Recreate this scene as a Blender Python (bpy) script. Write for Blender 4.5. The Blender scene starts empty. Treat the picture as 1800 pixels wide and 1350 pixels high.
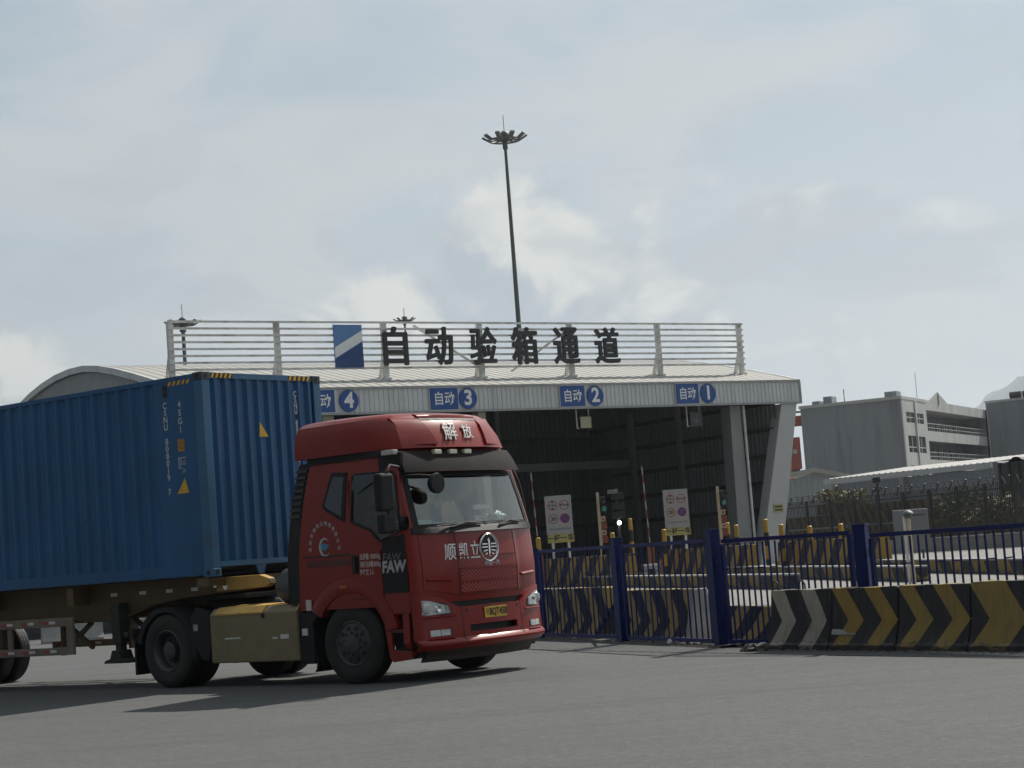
import bpy, bmesh, math, random
import numpy as np
from mathutils import Vector, Matrix
random.seed(7)
R = math.radians
SC = bpy.context.scene
COL = SC.collection

# ------------------------------------------------------------------ camera
F, PITCH, ROLL, EYE = 3374.0, .0888, .0754, 1.51
cam = bpy.data.cameras.new('camera')
cam.sensor_fit = 'HORIZONTAL'; cam.sensor_width = 36.0
cam.lens = F / 1800 * 36
cam.clip_start = .1; cam.clip_end = 30000
camo = bpy.data.objects.new('camera', cam); COL.objects.link(camo)
camo.matrix_world = Matrix.Translation((0, 0, EYE)) @ Matrix.Rotation(math.pi/2 + PITCH, 4, 'X') @ Matrix.Rotation(-ROLL, 4, 'Z')
SC.camera = camo

# ------------------------------------------------------------------ light
HAZE = 1.15e-4
SC.view_settings.view_transform = 'Standard'; SC.view_settings.look = 'None'
SC.view_settings.exposure = .18; SC.view_settings.gamma = 1
SUN_EL = R(46); SUN_DIR = Vector((.622, .783, 0)).normalized() * math.cos(SUN_EL) + Vector((0, 0, math.sin(SUN_EL)))
sun = bpy.data.lights.new('sun', 'SUN'); sun.energy = 4.6; sun.angle = R(.6); sun.color = (1, .95, .87)
suno = bpy.data.objects.new('sun', sun); COL.objects.link(suno)
suno.rotation_euler = SUN_DIR.to_track_quat('Z', 'Y').to_euler()

W = bpy.data.worlds.new('World'); SC.world = W; W.use_nodes = True
nt = W.node_tree; nt.nodes.clear()
def wn(t, **k):
    n = nt.nodes.new(t)
    for a, b in k.items(): setattr(n, a, b)
    return n
def wl(a, b): nt.links.new(a, b)
def wmath(op, a, b=None, c=None, clamp=False):
    n = wn('ShaderNodeMath', operation=op); n.use_clamp = clamp
    for i, v in enumerate((a, b, c)):
        if v is None: continue
        if isinstance(v, (int, float)): n.inputs[i].default_value = v
        else: wl(v, n.inputs[i])
    return n.outputs[0]
def wramp(fac, stops):
    n = wn('ShaderNodeMapRange'); n.interpolation_type = 'SMOOTHSTEP'
    n.inputs['From Min'].default_value = stops[0]; n.inputs['From Max'].default_value = stops[1]
    wl(fac, n.inputs['Value']); return n.outputs[0]
def wmix(f, a, b):
    n = wn('ShaderNodeMix', data_type='RGBA'); 
    if isinstance(f, (int, float)): n.inputs[0].default_value = f
    else: wl(f, n.inputs[0])
    for i, v in ((6, a), (7, b)):
        if isinstance(v, tuple): n.inputs[i].default_value = (*v, 1)
        else: wl(v, n.inputs[i])
    return n.outputs[2]
sky = wn('ShaderNodeTexSky', sky_type='NISHITA'); sky.sun_disc = False
sky.sun_elevation = SUN_EL; sky.sun_rotation = math.atan2(SUN_DIR.x, SUN_DIR.y)
sky.air_density = 1.0; sky.dust_density = 2.5; sky.ozone_density = 1.0
geo = wn('ShaderNodeTexCoord')
sep = wn('ShaderNodeSeparateXYZ'); wl(geo.outputs['Generated'], sep.inputs[0])
dx, dy, dz = sep.outputs
# direction of view as azimuth (radians from +Y to +X) and elevation
azi = wmath('ARCTAN2', dx, dy)
ele = wmath('ARCSINE', dz)
def wnoise(sx, sy, ox, oy, detail=6, rough=.55, dist=0.):
    c = wn('ShaderNodeCombineXYZ')
    wl(wmath('MULTIPLY_ADD', azi, sx, ox), c.inputs[0]); wl(wmath('MULTIPLY_ADD', ele, sy, oy), c.inputs[1])
    n = wn('ShaderNodeTexNoise'); n.noise_dimensions = '2D'
    n.inputs['Scale'].default_value = 1; n.inputs['Detail'].default_value = detail
    n.inputs['Roughness'].default_value = rough; n.inputs['Distortion'].default_value = dist
    wl(c.outputs[0], n.inputs['Vector']); return n.outputs[0]
def blob(a0, e0, sa, se, tilt=0.):
    u = wmath('SUBTRACT', azi, a0); v = wmath('SUBTRACT', ele, e0)
    if tilt: v = wmath('MULTIPLY_ADD', u, -tilt, v)
    u = wmath('DIVIDE', u, sa); v = wmath('DIVIDE', v, se)
    d = wmath('ADD', wmath('MULTIPLY', u, u), wmath('MULTIPLY', v, v))
    return wmath('EXPONENT', wmath('MULTIPLY', d, -1))
# thin high veil: broad soft streaks of paler cloud over a grey-blue sky
veil = wramp(wnoise(5, 13, 3.1, 1.7, 5, .5, .4), (.36, .64))
lowv = wramp(ele, (.30, .02))
veil = wmath('MAXIMUM', veil, wmath('MULTIPLY', lowv, .75))
base = wmix(.82, sky.outputs[0], (3.75, 4.65, 5.25))
skyc = wmix(wmath('MULTIPLY', veil, .66), base, (5.85, 5.98, 6.0))
# heaps of cumulus low over the hall and near the left edge
HEAPS = [(-.052, .122, .070, .042, 1.05), (.008, .150, .060, .050, 1.15), (.052, .125, .070, .040, 1.05), (-.268, .108, .075, .034, .95), (.118, .160, .080, .045, .62), (.235, .145, .11, .045, .55), (-.15, .09, .08, .035, .62), (.15, .10, .12, .03, .5)]
def density(oa, oe):
    h = None
    for (a0, e0, sa, se, k) in HEAPS:
        q = wmath('MULTIPLY', blob(a0 + oa, e0 + oe, sa, se), k); h = q if h is None else wmath('MAXIMUM', h, q)
    n1 = wnoise(20, 24, 7.3 - 20*oa, 2.2 - 24*oe, 10, .60, .3)
    return wmath('MULTIPLY_ADD', h, .72, wmath('MULTIPLY', n1, .8))
d1 = density(0, 0); d2 = density(-.012, -.016)       # d2: the same heaps sampled up towards the sun
body = wramp(d1, (.74, .98))
rim = wramp(wmath('SUBTRACT', d1, d2), (-.09, .22))
cl = wmix(rim, (3.75, 4.35, 4.9), (7.3, 7.2, 6.75))
skyc = wmix(wmath('MULTIPLY', body, .95), skyc, cl)
# grey bases of cloud to the right, thin and soft
gb = wramp(wmath('MULTIPLY', wramp(wnoise(9, 24, 1.3, 9.1, 6, .55, .5), (.42, .66)), wramp(ele, (.34, .1))), (.1, .9))
skyc = wmix(wmath('MULTIPLY', gb, .55), skyc, (4.0, 4.5, 4.9))
# the half of the sky turned away from the sun is much darker than the hazy half round it
vd = wn('ShaderNodeVectorMath', operation='DOT_PRODUCT'); wl(geo.outputs['Generated'], vd.inputs[0]); vd.inputs[1].default_value = tuple(SUN_DIR)
away = wmath('MULTIPLY_ADD', wramp(vd.outputs['Value'], (-.45, .62)), .74, .26)
mulc = wn('ShaderNodeVectorMath', operation='SCALE'); wl(skyc, mulc.inputs[0]); wl(away, mulc.inputs['Scale'])
bg = wn('ShaderNodeBackground'); bg.inputs['Strength'].default_value = .09
wl(mulc.outputs[0], bg.inputs['Color'])
out = wn('ShaderNodeOutputWorld'); wl(bg.outputs[0], out.inputs[0])

# ------------------------------------------------------------------ survey: directions measured from where the camera stands
def ray(U, V):
    a, b = U - 900., V - 675.
    cr, sr, cp, sp = math.cos(ROLL), math.sin(ROLL), math.cos(PITCH), math.sin(PITCH)
    u, v = a*cr - b*sr, a*sr + b*cr
    x, y = u/F, -v/F
    return np.array([x, cp - y*sp, sp + y*cp])
def gnd(U, V, z=0.):
    d = ray(U, V); return np.array([0, 0, EYE]) + d*((z - EYE)/d[2])
def at(U, V, Y):
    d = ray(U, V); return np.array([0, 0, EYE]) + d*(Y/d[1])
def atz(U, V, Y):          # height of a sight line at distance Y
    return float(at(U, V, Y)[2])
def online(P, D, U, V=950.):   # where the sight line U crosses the plan line P + t D
    d = ray(U, V)[:2]; P = np.array(P[:2]); D = np.array(D[:2])
    t = (P[1]*d[0] - P[0]*d[1])/(D[0]*d[1] - D[1]*d[0])
    return P + D*t, t

# ------------------------------------------------------------------ materials
MATS = {}
def mat(name, col, rough=.6, metal=0., var=.12, vscale=3., bump=0., bscale=40., spec=.5, dirt=None, dirt_amt=.5, dirt_scale=1.2, streak=False):
    if name in MATS: return MATS[name]
    m = bpy.data.materials.new(name); m.use_nodes = True; t = m.node_tree
    b = t.nodes['Principled BSDF']
    b.inputs['Roughness'].default_value = rough; b.inputs['Metallic'].default_value = metal
    b.inputs['Specular IOR Level'].default_value = spec
    g = t.nodes.new('ShaderNodeNewGeometry')
    def noise(scale, detail=5, vec=None, rgh=.6):
        n = t.nodes.new('ShaderNodeTexNoise'); n.inputs['Scale'].default_value = scale
        n.inputs['Detail'].default_value = detail; n.inputs['Roughness'].default_value = rgh
        t.links.new(vec or g.outputs['Position'], n.inputs['Vector']); return n.outputs[0]
    base = None
    if var > 0:
        n = noise(vscale)
        r = t.nodes.new('ShaderNodeMix'); r.data_type = 'RGBA'
        mr = t.nodes.new('ShaderNodeMapRange'); mr.inputs[1].default_value = .3; mr.inputs[2].default_value = .7
        t.links.new(n, mr.inputs[0]); t.links.new(mr.outputs[0], r.inputs[0])
        r.inputs[6].default_value = (*[c*(1-var) for c in col], 1); r.inputs[7].default_value = (*[min(1, c*(1+var)) for c in col], 1)
        base = r.outputs[2]
    if dirt:
        vec = g.outputs['Position']
        if streak:
            mp = t.nodes.new('ShaderNodeMapping'); mp.inputs['Scale'].default_value = (1, 1, .12); t.links.new(vec, mp.inputs[0]); vec = mp.outputs[0]
        n = noise(dirt_scale, 8, vec, .7)
        mr = t.nodes.new('ShaderNodeMapRange'); mr.inputs[1].default_value = .48; mr.inputs[2].default_value = .75; mr.inputs[4].default_value = dirt_amt
        t.links.new(n, mr.inputs[0])
        r = t.nodes.new('ShaderNodeMix'); r.data_type = 'RGBA'; t.links.new(mr.outputs[0], r.inputs[0])
        if base: t.links.new(base, r.inputs[6])
        else: r.inputs[6].default_value = (*col, 1)
        r.inputs[7].default_value = (*dirt, 1); base = r.outputs[2]
    if base: t.links.new(base, b.inputs['Base Color'])
    else: b.inputs['Base Color'].default_value = (*col, 1)
    if bump > 0:
        bn = t.nodes.new('ShaderNodeBump'); bn.inputs['Strength'].default_value = bump; bn.inputs['Distance'].default_value = .02
        t.links.new(noise(bscale, 4), bn.inputs['Height']); t.links.new(bn.outputs[0], b.inputs['Normal'])
    MATS[name] = m; return m

def stripe_mat(name, ca, cb, period, slope, z0, chevron=True, phase=0., duty=.5, wear=.5, length=None):
    """painted stripes along local x, folded at height z0 into a chevron; worn to concrete near the foot"""
    if name in MATS: return MATS[name]
    m = bpy.data.materials.new(name); m.use_nodes = True; t = m.node_tree; b = t.nodes['Principled BSDF']
    b.inputs['Roughness'].default_value = .8
    tc = t.nodes.new('ShaderNodeTexCoord'); s = t.nodes.new('ShaderNodeSeparateXYZ'); t.links.new(tc.outputs['Object'], s.inputs[0])
    g = t.nodes.new('ShaderNodeNewGeometry')
    def M(op, a, bb=None, c=None):
        n = t.nodes.new('ShaderNodeMath'); n.operation = op
        for i, v in enumerate((a, bb, c)):
            if v is None: continue
            if isinstance(v, (int, float)): n.inputs[i].default_value = v
            else: t.links.new(v, n.inputs[i])
        return n.outputs[0]
    def N(scale, det=6, vec=None):
        n = t.nodes.new('ShaderNodeTexNoise'); n.inputs['Scale'].default_value = scale; n.inputs['Detail'].default_value = det; n.inputs['Roughness'].default_value = .65
        t.links.new(vec or g.outputs['Position'], n.inputs['Vector']); return n.outputs[0]
    dzz = M('SUBTRACT', s.outputs[2], z0)
    if chevron: dzz = M('ABSOLUTE', dzz)
    v = M('MULTIPLY_ADD', dzz, slope, s.outputs[0])
    v = M('MULTIPLY_ADD', M('SUBTRACT', N(9), .5), .02, v)
    v = M('ADD', M('DIVIDE', v, period), phase)
    fr = M('FRACT', M('ADD', v, 100.)); on = M('LESS_THAN', fr, duty)
    def mix(f, a, bb):
        r = t.nodes.new('ShaderNodeMix'); r.data_type = 'RGBA'; t.links.new(f, r.inputs[0])
        for i, x in ((6, a), (7, bb)):
            if isinstance(x, tuple): r.inputs[i].default_value = (*x, 1)
            else: t.links.new(x, r.inputs[i])
        return r.outputs[2]
    def rng(x, a, c, hi=1.):
        r = t.nodes.new('ShaderNodeMapRange'); r.inputs[1].default_value = a; r.inputs[2].default_value = c; r.inputs[4].default_value = hi
        t.links.new(x, r.inputs[0]); return r.outputs[0]
    var = rng(N(4), .3, .75, .55)
    colr = mix(on, cb, mix(var, ca, tuple(c*.62 for c in ca)))
    # streaks of grime, and scuffs to grey concrete low down
    mp = t.nodes.new('ShaderNodeMapping'); mp.inputs['Scale'].default_value = (1, 1, .15); t.links.new(g.outputs['Position'], mp.inputs[0])
    colr = mix(rng(N(11, 7, mp.outputs[0]), .48, .75, .35 + .45*wear), colr, (.075, .07, .062))
    colr = mix(rng(N(2.2, 8), .58, .72, .6*wear), colr, (.055, .052, .047))
    mp2 = t.nodes.new('ShaderNodeMapping'); mp2.inputs['Scale'].default_value = (1, 1, 4.); t.links.new(g.outputs['Position'], mp2.inputs[0])
    low = M('MULTIPLY', rng(s.outputs[2], .34, .02), N(6, 7, mp2.outputs[0]))
    colr = mix(rng(low, .34, .46, wear), colr, (.13, .125, .115))
    low2 = M('MULTIPLY', rng(s.outputs[2], .30, .0), N(3.3, 7, mp2.outputs[0]))
    colr = mix(rng(low2, .33, .43, .9), colr, (.022, .022, .022))
    chip = rng(N(23, 3), .70, .74, .6 * wear)
    colr = mix(chip, colr, (.16, .155, .14))
    t.links.new(colr, b.inputs['Base Color'])
    bn = t.nodes.new('ShaderNodeBump'); bn.inputs['Strength'].default_value = .4; bn.inputs['Distance'].default_value = .01
    t.links.new(N(35), bn.inputs['Height']); t.links.new(bn.outputs[0], b.inputs['Normal'])
    MATS[name] = m; return m

def emis_mat(name, col, strength):
    m = bpy.data.materials.new(name); m.use_nodes = True; b = m.node_tree.nodes['Principled BSDF']
    b.inputs['Base Color'].default_value = (*col, 1); b.inputs['Emission Color'].default_value = (*col, 1); b.inputs['Emission Strength'].default_value = strength
    MATS[name] = m; return m

def glass_mat(name, tint, refl, rough=.03, trans=(.5, .55, .56)):
    m = bpy.data.materials.new(name); m.use_nodes = True; t = m.node_tree; t.nodes.remove(t.nodes['Principled BSDF'])
    o = t.nodes['Material Output']
    tr = t.nodes.new('ShaderNodeBsdfTransparent'); tr.inputs[0].default_value = (*trans, 1)
    gl = t.nodes.new('ShaderNodeBsdfGlossy'); gl.inputs['Roughness'].default_value = rough; gl.inputs['Color'].default_value = (*tint, 1)
    mx = t.nodes.new('ShaderNodeMixShader')
    lw = t.nodes.new('ShaderNodeFresnel'); lw.inputs[0].default_value = 1.5
    ad = t.nodes.new('ShaderNodeMath'); ad.operation = 'ADD'; ad.use_clamp = True; ad.inputs[1].default_value = refl
    t.links.new(lw.outputs[0], ad.inputs[0]); t.links.new(ad.outputs[0], mx.inputs[0])
    t.links.new(tr.outputs[0], mx.inputs[1]); t.links.new(gl.outputs[0], mx.inputs[2]); t.links.new(mx.outputs[0], o.inputs[0])
    MATS[name] = m; return m

# ------------------------------------------------------------------ mesh helpers
class MB:
    def __init__(s): s.v = []; s.f = []
    def add(s, vs, fs):
        o = len(s.v); s.v += [tuple(map(float, p)) for p in vs]; s.f += [tuple(i + o for i in f) for f in fs]; return s
    def box(s, x0, x1, y0, y1, z0, z1, M=None):
        p = [(x0,y0,z0),(x1,y0,z0),(x1,y1,z0),(x0,y1,z0),(x0,y0,z1),(x1,y0,z1),(x1,y1,z1),(x0,y1,z1)]
        if M is not None: p = [M @ Vector(q) for q in p]
        return s.add(p, [(3,2,1,0),(4,5,6,7),(0,1,5,4),(1,2,6,5),(2,3,7,6),(3,0,4,7)])
    def bar(s, a, b, w, h=None, up=(0,0,1)):
        """a square bar between two points"""
        a, b = Vector(a), Vector(b); h = h or w; d = (b - a).normalized(); up = Vector(up)
        if abs(d.dot(up)) > .98: up = Vector((1, 0, 0))
        x = d.cross(up).normalized(); y = x.cross(d)
        c = [(-1,-1),(1,-1),(1,1),(-1,1)]
        p = [a + x*(i*w/2) + y*(j*h/2) for i, j in c] + [b + x*(i*w/2) + y*(j*h/2) for i, j in c]
        return s.add(p, [(3,2,1,0),(4,5,6,7),(0,1,5,4),(1,2,6,5),(2,3,7,6),(3,0,4,7)])
    def tube(s, pts, r, n=10, caps=True):
        pts = [Vector(p) for p in pts]; rs = r if isinstance(r, (list, tuple)) else [r]*len(pts)
        rings = []; prev = None
        for i, p in enumerate(pts):
            d = (pts[min(i+1, len(pts)-1)] - pts[max(i-1, 0)]).normalized()
            up = Vector((0,0,1)) if abs(d.z) < .95 else Vector((1,0,0))
            if prev is not None: up = prev
            x = d.cross(up).normalized(); y = x.cross(d).normalized(); prev = y
            rings.append([p + (x*math.cos(2*math.pi*k/n) + y*math.sin(2*math.pi*k/n))*rs[i] for k in range(n)])
        vs = [q for r_ in rings for q in r_]; fs = []
        for i in range(len(pts)-1):
            for k in range(n):
                fs.append((i*n+k, i*n+(k+1)%n, (i+1)*n+(k+1)%n, (i+1)*n+k))
        if caps: fs.append(tuple(range(n-1,-1,-1))); fs.append(tuple((len(pts)-1)*n+k for k in range(n)))
        return s.add(vs, fs)
    def lathe(s, prof, n=32, axis='z', c=(0,0,0), closed=False, caps=True):
        """prof: (radius, along) pairs"""
        vs = []
        for r_, a in prof:
            for k in range(n):
                t = 2*math.pi*k/n; u, w = r_*math.cos(t), r_*math.sin(t)
                p = {'z': (u, w, a), 'y': (u, a, w), 'x': (a, u, w)}[axis]
                vs.append((p[0]+c[0], p[1]+c[1], p[2]+c[2]))
        fs = []; m = len(prof)
        for i in range(m if closed else m-1):
            j = (i+1) % m
            for k in range(n): fs.append((i*n+k, i*n+(k+1)%n, j*n+(k+1)%n, j*n+k))
        if not closed and caps:
            if prof[0][0] > 1e-4: fs.append(tuple(range(n)))
            if prof[-1][0] > 1e-4: fs.append(tuple((m-1)*n+k for k in range(n)))
        return s.add(vs, fs)
    def prism(s, poly, fn0, fn1):
        """poly of 2D points; fn0 / fn1 map a point to the near and far face"""
        n = len(poly); vs = [fn0(*p) for p in poly] + [fn1(*p) for p in poly]
        fs = [tuple(range(n)), tuple(range(2*n-1, n-1, -1))] + [(i, i+n, (i+1)%n+n, (i+1)%n) for i in range(n)]
        return s.add(vs, fs)
    def sheet(s, fn, us, vs_, th=None, skip=None):
        """grid fn(u, v) -> point; th = thickness vector or function for the back"""
        nu, nv = len(us), len(vs_)
        P = [fn(u, v) for v in vs_ for u in us]
        fs = []
        for j in range(nv-1):
            for i in range(nu-1):
                if skip and skip((us[i]+us[i+1])/2, (vs_[j]+vs_[j+1])/2): continue
                fs.append((j*nu+i, j*nu+i+1, (j+1)*nu+i+1, (j+1)*nu+i))
        if th is None: return s.add(P, fs)
        Q = [tuple(np.array(p) + np.array(th)) for p in P]; n = len(P)
        edge = {}
        for f in fs:
            for a, b in zip(f, f[1:] + f[:1]):
                edge[(a, b)] = 1
        side = [(b, a, a+n, b+n) for (a, b) in edge if (b, a) not in edge]
        return s.add(P + Q, fs + [tuple(i+n for i in reversed(f)) for f in fs] + side)
    def build(s, name, m, parent=None, smooth=None, bevel=0., seg=2, loc=None, rz=None):
        me = bpy.data.meshes.new(name); bm = bmesh.new()
        vs = [bm.verts.new(p) for p in s.v]
        for f in s.f:
            try: bm.faces.new([vs[i] for i in f])
            except ValueError: pass
        bmesh.ops.recalc_face_normals(bm, faces=bm.faces)
        if bevel > 0:
            bmesh.ops.remove_doubles(bm, verts=bm.verts, dist=1e-5)
            es = [e for e in bm.edges if len(e.link_faces) == 2 and e.calc_face_angle(0) > R(25)]
            bmesh.ops.bevel(bm, geom=es, offset=bevel, segments=seg, affect='EDGES', clamp_overlap=True, profile=.5)
        if smooth is not None:
            for f in bm.faces: f.smooth = True
            for e in bm.edges:
                if len(e.link_faces) == 2 and e.calc_face_angle(0) > R(smooth): e.smooth = False
        bm.to_mesh(me); bm.free()
        me.materials.append(m)
        o = bpy.data.objects.new(name, me); COL.objects.link(o)
        if parent is not None: o.parent = parent
        if loc is not None: o.location = loc
        if rz is not None: o.rotation_euler = (0, 0, rz)
        return o

def tag(o, label=None, cat=None, group=None, kind=None):
    if label: o['label'] = label
    if cat: o['category'] = cat; o['kind'] = kind or 'thing'
    if group: o['group'] = group
    if kind: o['kind'] = kind
    return o
def thing(name, label, cat, loc=(0,0,0), rz=0., group=None):
    o = bpy.data.objects.new(name, None); COL.objects.link(o); o.empty_display_size = .2
    o.location = loc; o.rotation_euler = (0, 0, rz); return tag(o, label, cat, group)
def struct(o): o['kind'] = 'structure'; return o
def copy_tree(o, parent=None):
    c = o.copy(); COL.objects.link(c)
    if parent is not None: c.parent = parent
    for ch in [x for x in SC.objects if x.parent == o]: copy_tree(ch, c)
    return c

def textmesh(s, size, bold=0., sx=1., extrude=0., align='CENTER', spacing=1.):
    cu = bpy.data.curves.new('lettering', 'FONT'); cu.body = s; cu.size = size
    cu.align_x = align; cu.align_y = 'CENTER'; cu.offset = bold; cu.extrude = extrude; cu.space_character = spacing
    cu.resolution_u = 4
    o = bpy.data.objects.new('lettering', cu); COL.objects.link(o)
    bpy.context.view_layer.update()
    me = bpy.data.meshes.new_from_object(o.evaluated_get(bpy.context.evaluated_depsgraph_get()))
    vs = [(v.co.x*sx, v.co.y, v.co.z) for v in me.vertices]; fs = [tuple(p.vertices) for p in me.polygons]
    bpy.data.objects.remove(o); bpy.data.curves.remove(cu); bpy.data.meshes.remove(me)
    return vs, fs
def thick(vs, fs, r):
    V, Fc = [], []
    for i, (a_, b_) in enumerate(((0, 0), (r, 0), (-r, 0), (0, r), (0, -r), (r*.7, r*.7), (-r*.7, r*.7), (r*.7, -r*.7), (-r*.7, -r*.7))):
        o = len(V); V += [(v[0]+a_, v[1]+b_, v[2]+.0016*i) for v in vs]; Fc += [tuple(k+o for k in f) for f in fs]
    return V, Fc
def lettering(s, size, fn, m, parent, name='lettering', **k):
    """text laid on a surface: fn maps (across, up, out) to a point of the parent"""
    vs, fs = textmesh(s, size, **k)
    b = MB(); b.add([fn(*p) for p in vs], fs)
    me = b
    return me.build(name, m, parent)
def corrug(length, period, depth, duty=.5, slope=.18):
    """outline of a trapezoid-ribbed sheet along its length: list of (along, out)"""
    n = max(1, round(length/period)); p = length/n; o = []
    s = slope
    for i in range(n):
        a = i*p
        o += [(a, 0), (a + p*(duty - s/2), 0), (a + p*(duty + s/2), depth), (a + p*(1 - s/2), depth)]
        if i == n-1: o += [(a + p, depth)]
        else: o[-1] = (a + p*(1 - s*.5), depth); 
    # rise back at the period's end
    res = []
    for i in range(n):
        a = i*p
        res += [(a + p*s/2, 0), (a + p*(duty - s/2), 0), (a + p*(duty + s/2), depth), (a + p*(1 - s/2), depth)]
    return [(0, 0)] + res + [(length, 0)]

# ------------------------------------------------------------------ palette
M_red = mat('red_paint', (.225, .0115, .0065), .30, 0, .08, 2., spec=.38, dirt=(.12, .028, .02), dirt_amt=.3, dirt_scale=2.2)
for inp, v in (('Coat Weight', .12), ('Coat Roughness', .08)): M_red.node_tree.nodes['Principled BSDF'].inputs[inp].default_value = v
M_black = mat('black_plastic', (.013, .013, .014), .6, 0, .2, 6., spec=.3)
M_visor = mat('grey_visor_plastic', (.030, .026, .025), .8, 0, .2, 4., spec=.12)
M_rubber = mat('tyre_rubber', (.022, .021, .020), .8, 0, .25, 5., dirt=(.07, .062, .052), dirt_amt=.4, dirt_scale=4.)
M_rim = mat('wheel_steel', (.075, .075, .075), .5, .4, .3, 8., dirt=(.05, .045, .04), dirt_amt=.8, dirt_scale=9.)
M_chrome = mat('chrome', (.75, .75, .75), .18, 1., .05, 5.)
M_lamp = mat('lamp_glass', (.55, .56, .55), .12, .25, .2, 12.)
M_white = mat('white_lettering', (.78, .78, .76), .5, 0, .1, 9.)
M_silver = mat('silver_lettering', (.42, .43, .45), .45, .2, .1, 9.)
M_plate = mat('plate_yellow', (.62, .40, .05), .45, 0, .1, 10.)
M_ink = mat('black_ink', (.015, .015, .015), .6, 0, 0)
M_ochre = mat('ochre_paint', (.50, .31, .075), .5, 0, .15, 3., dirt=(.12, .08, .04), dirt_amt=.6, dirt_scale=2.)
M_olive = mat('olive_tank_paint', (.215, .172, .092), .5, 0, .12, 3., dirt=(.12, .10, .06), dirt_amt=.5, dirt_scale=2.)
M_steel = mat('dark_chassis_steel', (.03, .028, .026), .7, 0, .3, 5.)
M_rustbeam = mat('brown_dirty_steel', (.12, .085, .055), .7, 0, .3, 3.)
M_guard = mat('guard_rail_paint', (.20, .165, .12), .6, 0, .2, 4., dirt=(.1, .08, .06), dirt_amt=.6)
M_cont = mat('container_blue', (.005, .088, .235), .40, 0, .14, 1.1, dirt=(.012, .06, .125), dirt_amt=.5, dirt_scale=3., streak=True)
M_contframe = mat('container_frame_blue', (.03, .13, .26), .42, 0, .14, 2., dirt=(.08, .11, .14), dirt_amt=.6, dirt_scale=4.)
def add_rust(m, col, scale, lo, hi, amt):
    t = m.node_tree; b = t.nodes['Principled BSDF']; src = b.inputs['Base Color'].links[0].from_socket
    g = t.nodes.new('ShaderNodeNewGeometry'); n = t.nodes.new('ShaderNodeTexNoise'); n.inputs['Scale'].default_value = scale; n.inputs['Detail'].default_value = 9; n.inputs['Roughness'].default_value = .72
    mp = t.nodes.new('ShaderNodeMapping'); mp.inputs['Scale'].default_value = (1, 1, .45); t.links.new(g.outputs['Position'], mp.inputs[0]); t.links.new(mp.outputs[0], n.inputs['Vector'])
    r = t.nodes.new('ShaderNodeMapRange'); r.inputs[1].default_value = lo; r.inputs[2].default_value = hi; r.inputs[4].default_value = amt; t.links.new(n.outputs[0], r.inputs[0])
    x = t.nodes.new('ShaderNodeMix'); x.data_type = 'RGBA'; t.links.new(r.outputs[0], x.inputs[0]); t.links.new(src, x.inputs[6]); x.inputs[7].default_value = (*col, 1); t.links.new(x.outputs[2], b.inputs['Base Color'])
add_rust(M_cont, (.055, .035, .03), 2.6, .66, .74, .7); add_rust(M_contframe, (.09, .05, .03), 4., .60, .70, .7)
add_rust(M_cont, (.03, .11, .21), 1.3, .60, .72, .4); add_rust(M_red, (.12, .06, .045), 3.5, .66, .8, .5)
M_casting = mat('casting_grey', (.05, .065, .085), .6, 0, .3, 9.)
M_yel = mat('yellow_sticker', (.72, .42, .03), .5, 0, .1, 9.)
M_metalwall = mat('white_ribbed_metal', (.56, .58, .59), .45, .15, .05, .6, dirt=(.33, .325, .31), dirt_amt=.7, dirt_scale=1.3, streak=True)
M_roof = mat('pale_ribbed_roofing', (.37, .365, .335), .65, 0, .08, .5, dirt=(.30, .29, .26), dirt_amt=.5, dirt_scale=.5)
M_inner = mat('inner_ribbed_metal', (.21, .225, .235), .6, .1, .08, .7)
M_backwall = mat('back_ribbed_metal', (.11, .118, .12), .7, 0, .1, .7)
M_white_steel = mat('white_steel', (.62, .62, .60), .5, 0, .06, 2., dirt=(.3, .26, .22), dirt_amt=.5, dirt_scale=3.)
M_rack = mat('rack_white_paint', (.66, .66, .64), .5, 0, .05, 2., dirt=(.2, .17, .14), dirt_amt=.9, dirt_scale=1.1)
M_colshade = mat('column_grey_paint', (.46, .47, .47), .5, 0, .06, 1.5, dirt=(.3, .29, .27), dirt_amt=.4, dirt_scale=1.5)
M_dark = mat('dark_letter_metal', (.025, .026, .028), .5, 0, .2, 4.)
M_signblue = mat('sign_blue', (.010, .068, .27), .4, 0, .05, 3.)
M_logolight = mat('logo_pale_blue', (.10, .22, .46), .4, 0, .05, 3.)
M_logodark = mat('logo_dark_blue', (.015, .055, .19), .4, 0, .05, 3.)
M_logowhite = mat('logo_white', (.75, .77, .77), .4, 0, .05, 3.)
M_fence = mat('fence_blue', (.005, .0145, .105), .5, 0, .15, 4., spec=.25, dirt=(.025, .027, .035), dirt_amt=.4, dirt_scale=6.)
M_concrete = mat('grey_concrete', (.30, .295, .28), .85, 0, .15, 2., bump=.3, dirt=(.16, .155, .145), dirt_amt=.6, dirt_scale=1.5)
M_mast = mat('mast_galvanised', (.12, .135, .13), .55, .3, .1, 2.)
M_sheet = mat('panel_white', (.34, .345, .34), .5, 0, .06, 3., dirt=(.38, .37, .35), dirt_amt=.5, dirt_scale=3.)
M_signred = mat('sign_red', (.34, .030, .045), .5, 0, .08, 5.)
M_signyellow = mat('yellow_board', (.40, .36, .14), .5, 0, .08, 5.)
M_bollyel = mat('bollard_yellow', (.40, .235, .022), .5, 0, .12, 5.)
M_cream = mat('cream_paint', (.46, .38, .28), .55, 0, .1, 5.)
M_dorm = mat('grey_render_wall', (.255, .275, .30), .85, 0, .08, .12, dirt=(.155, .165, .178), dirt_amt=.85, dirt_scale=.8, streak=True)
M_dormlight = mat('pale_render_wall', (.46, .47, .46), .85, 0, .08, .3, dirt=(.28, .28, .27), dirt_amt=.7, dirt_scale=.8, streak=True)
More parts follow.
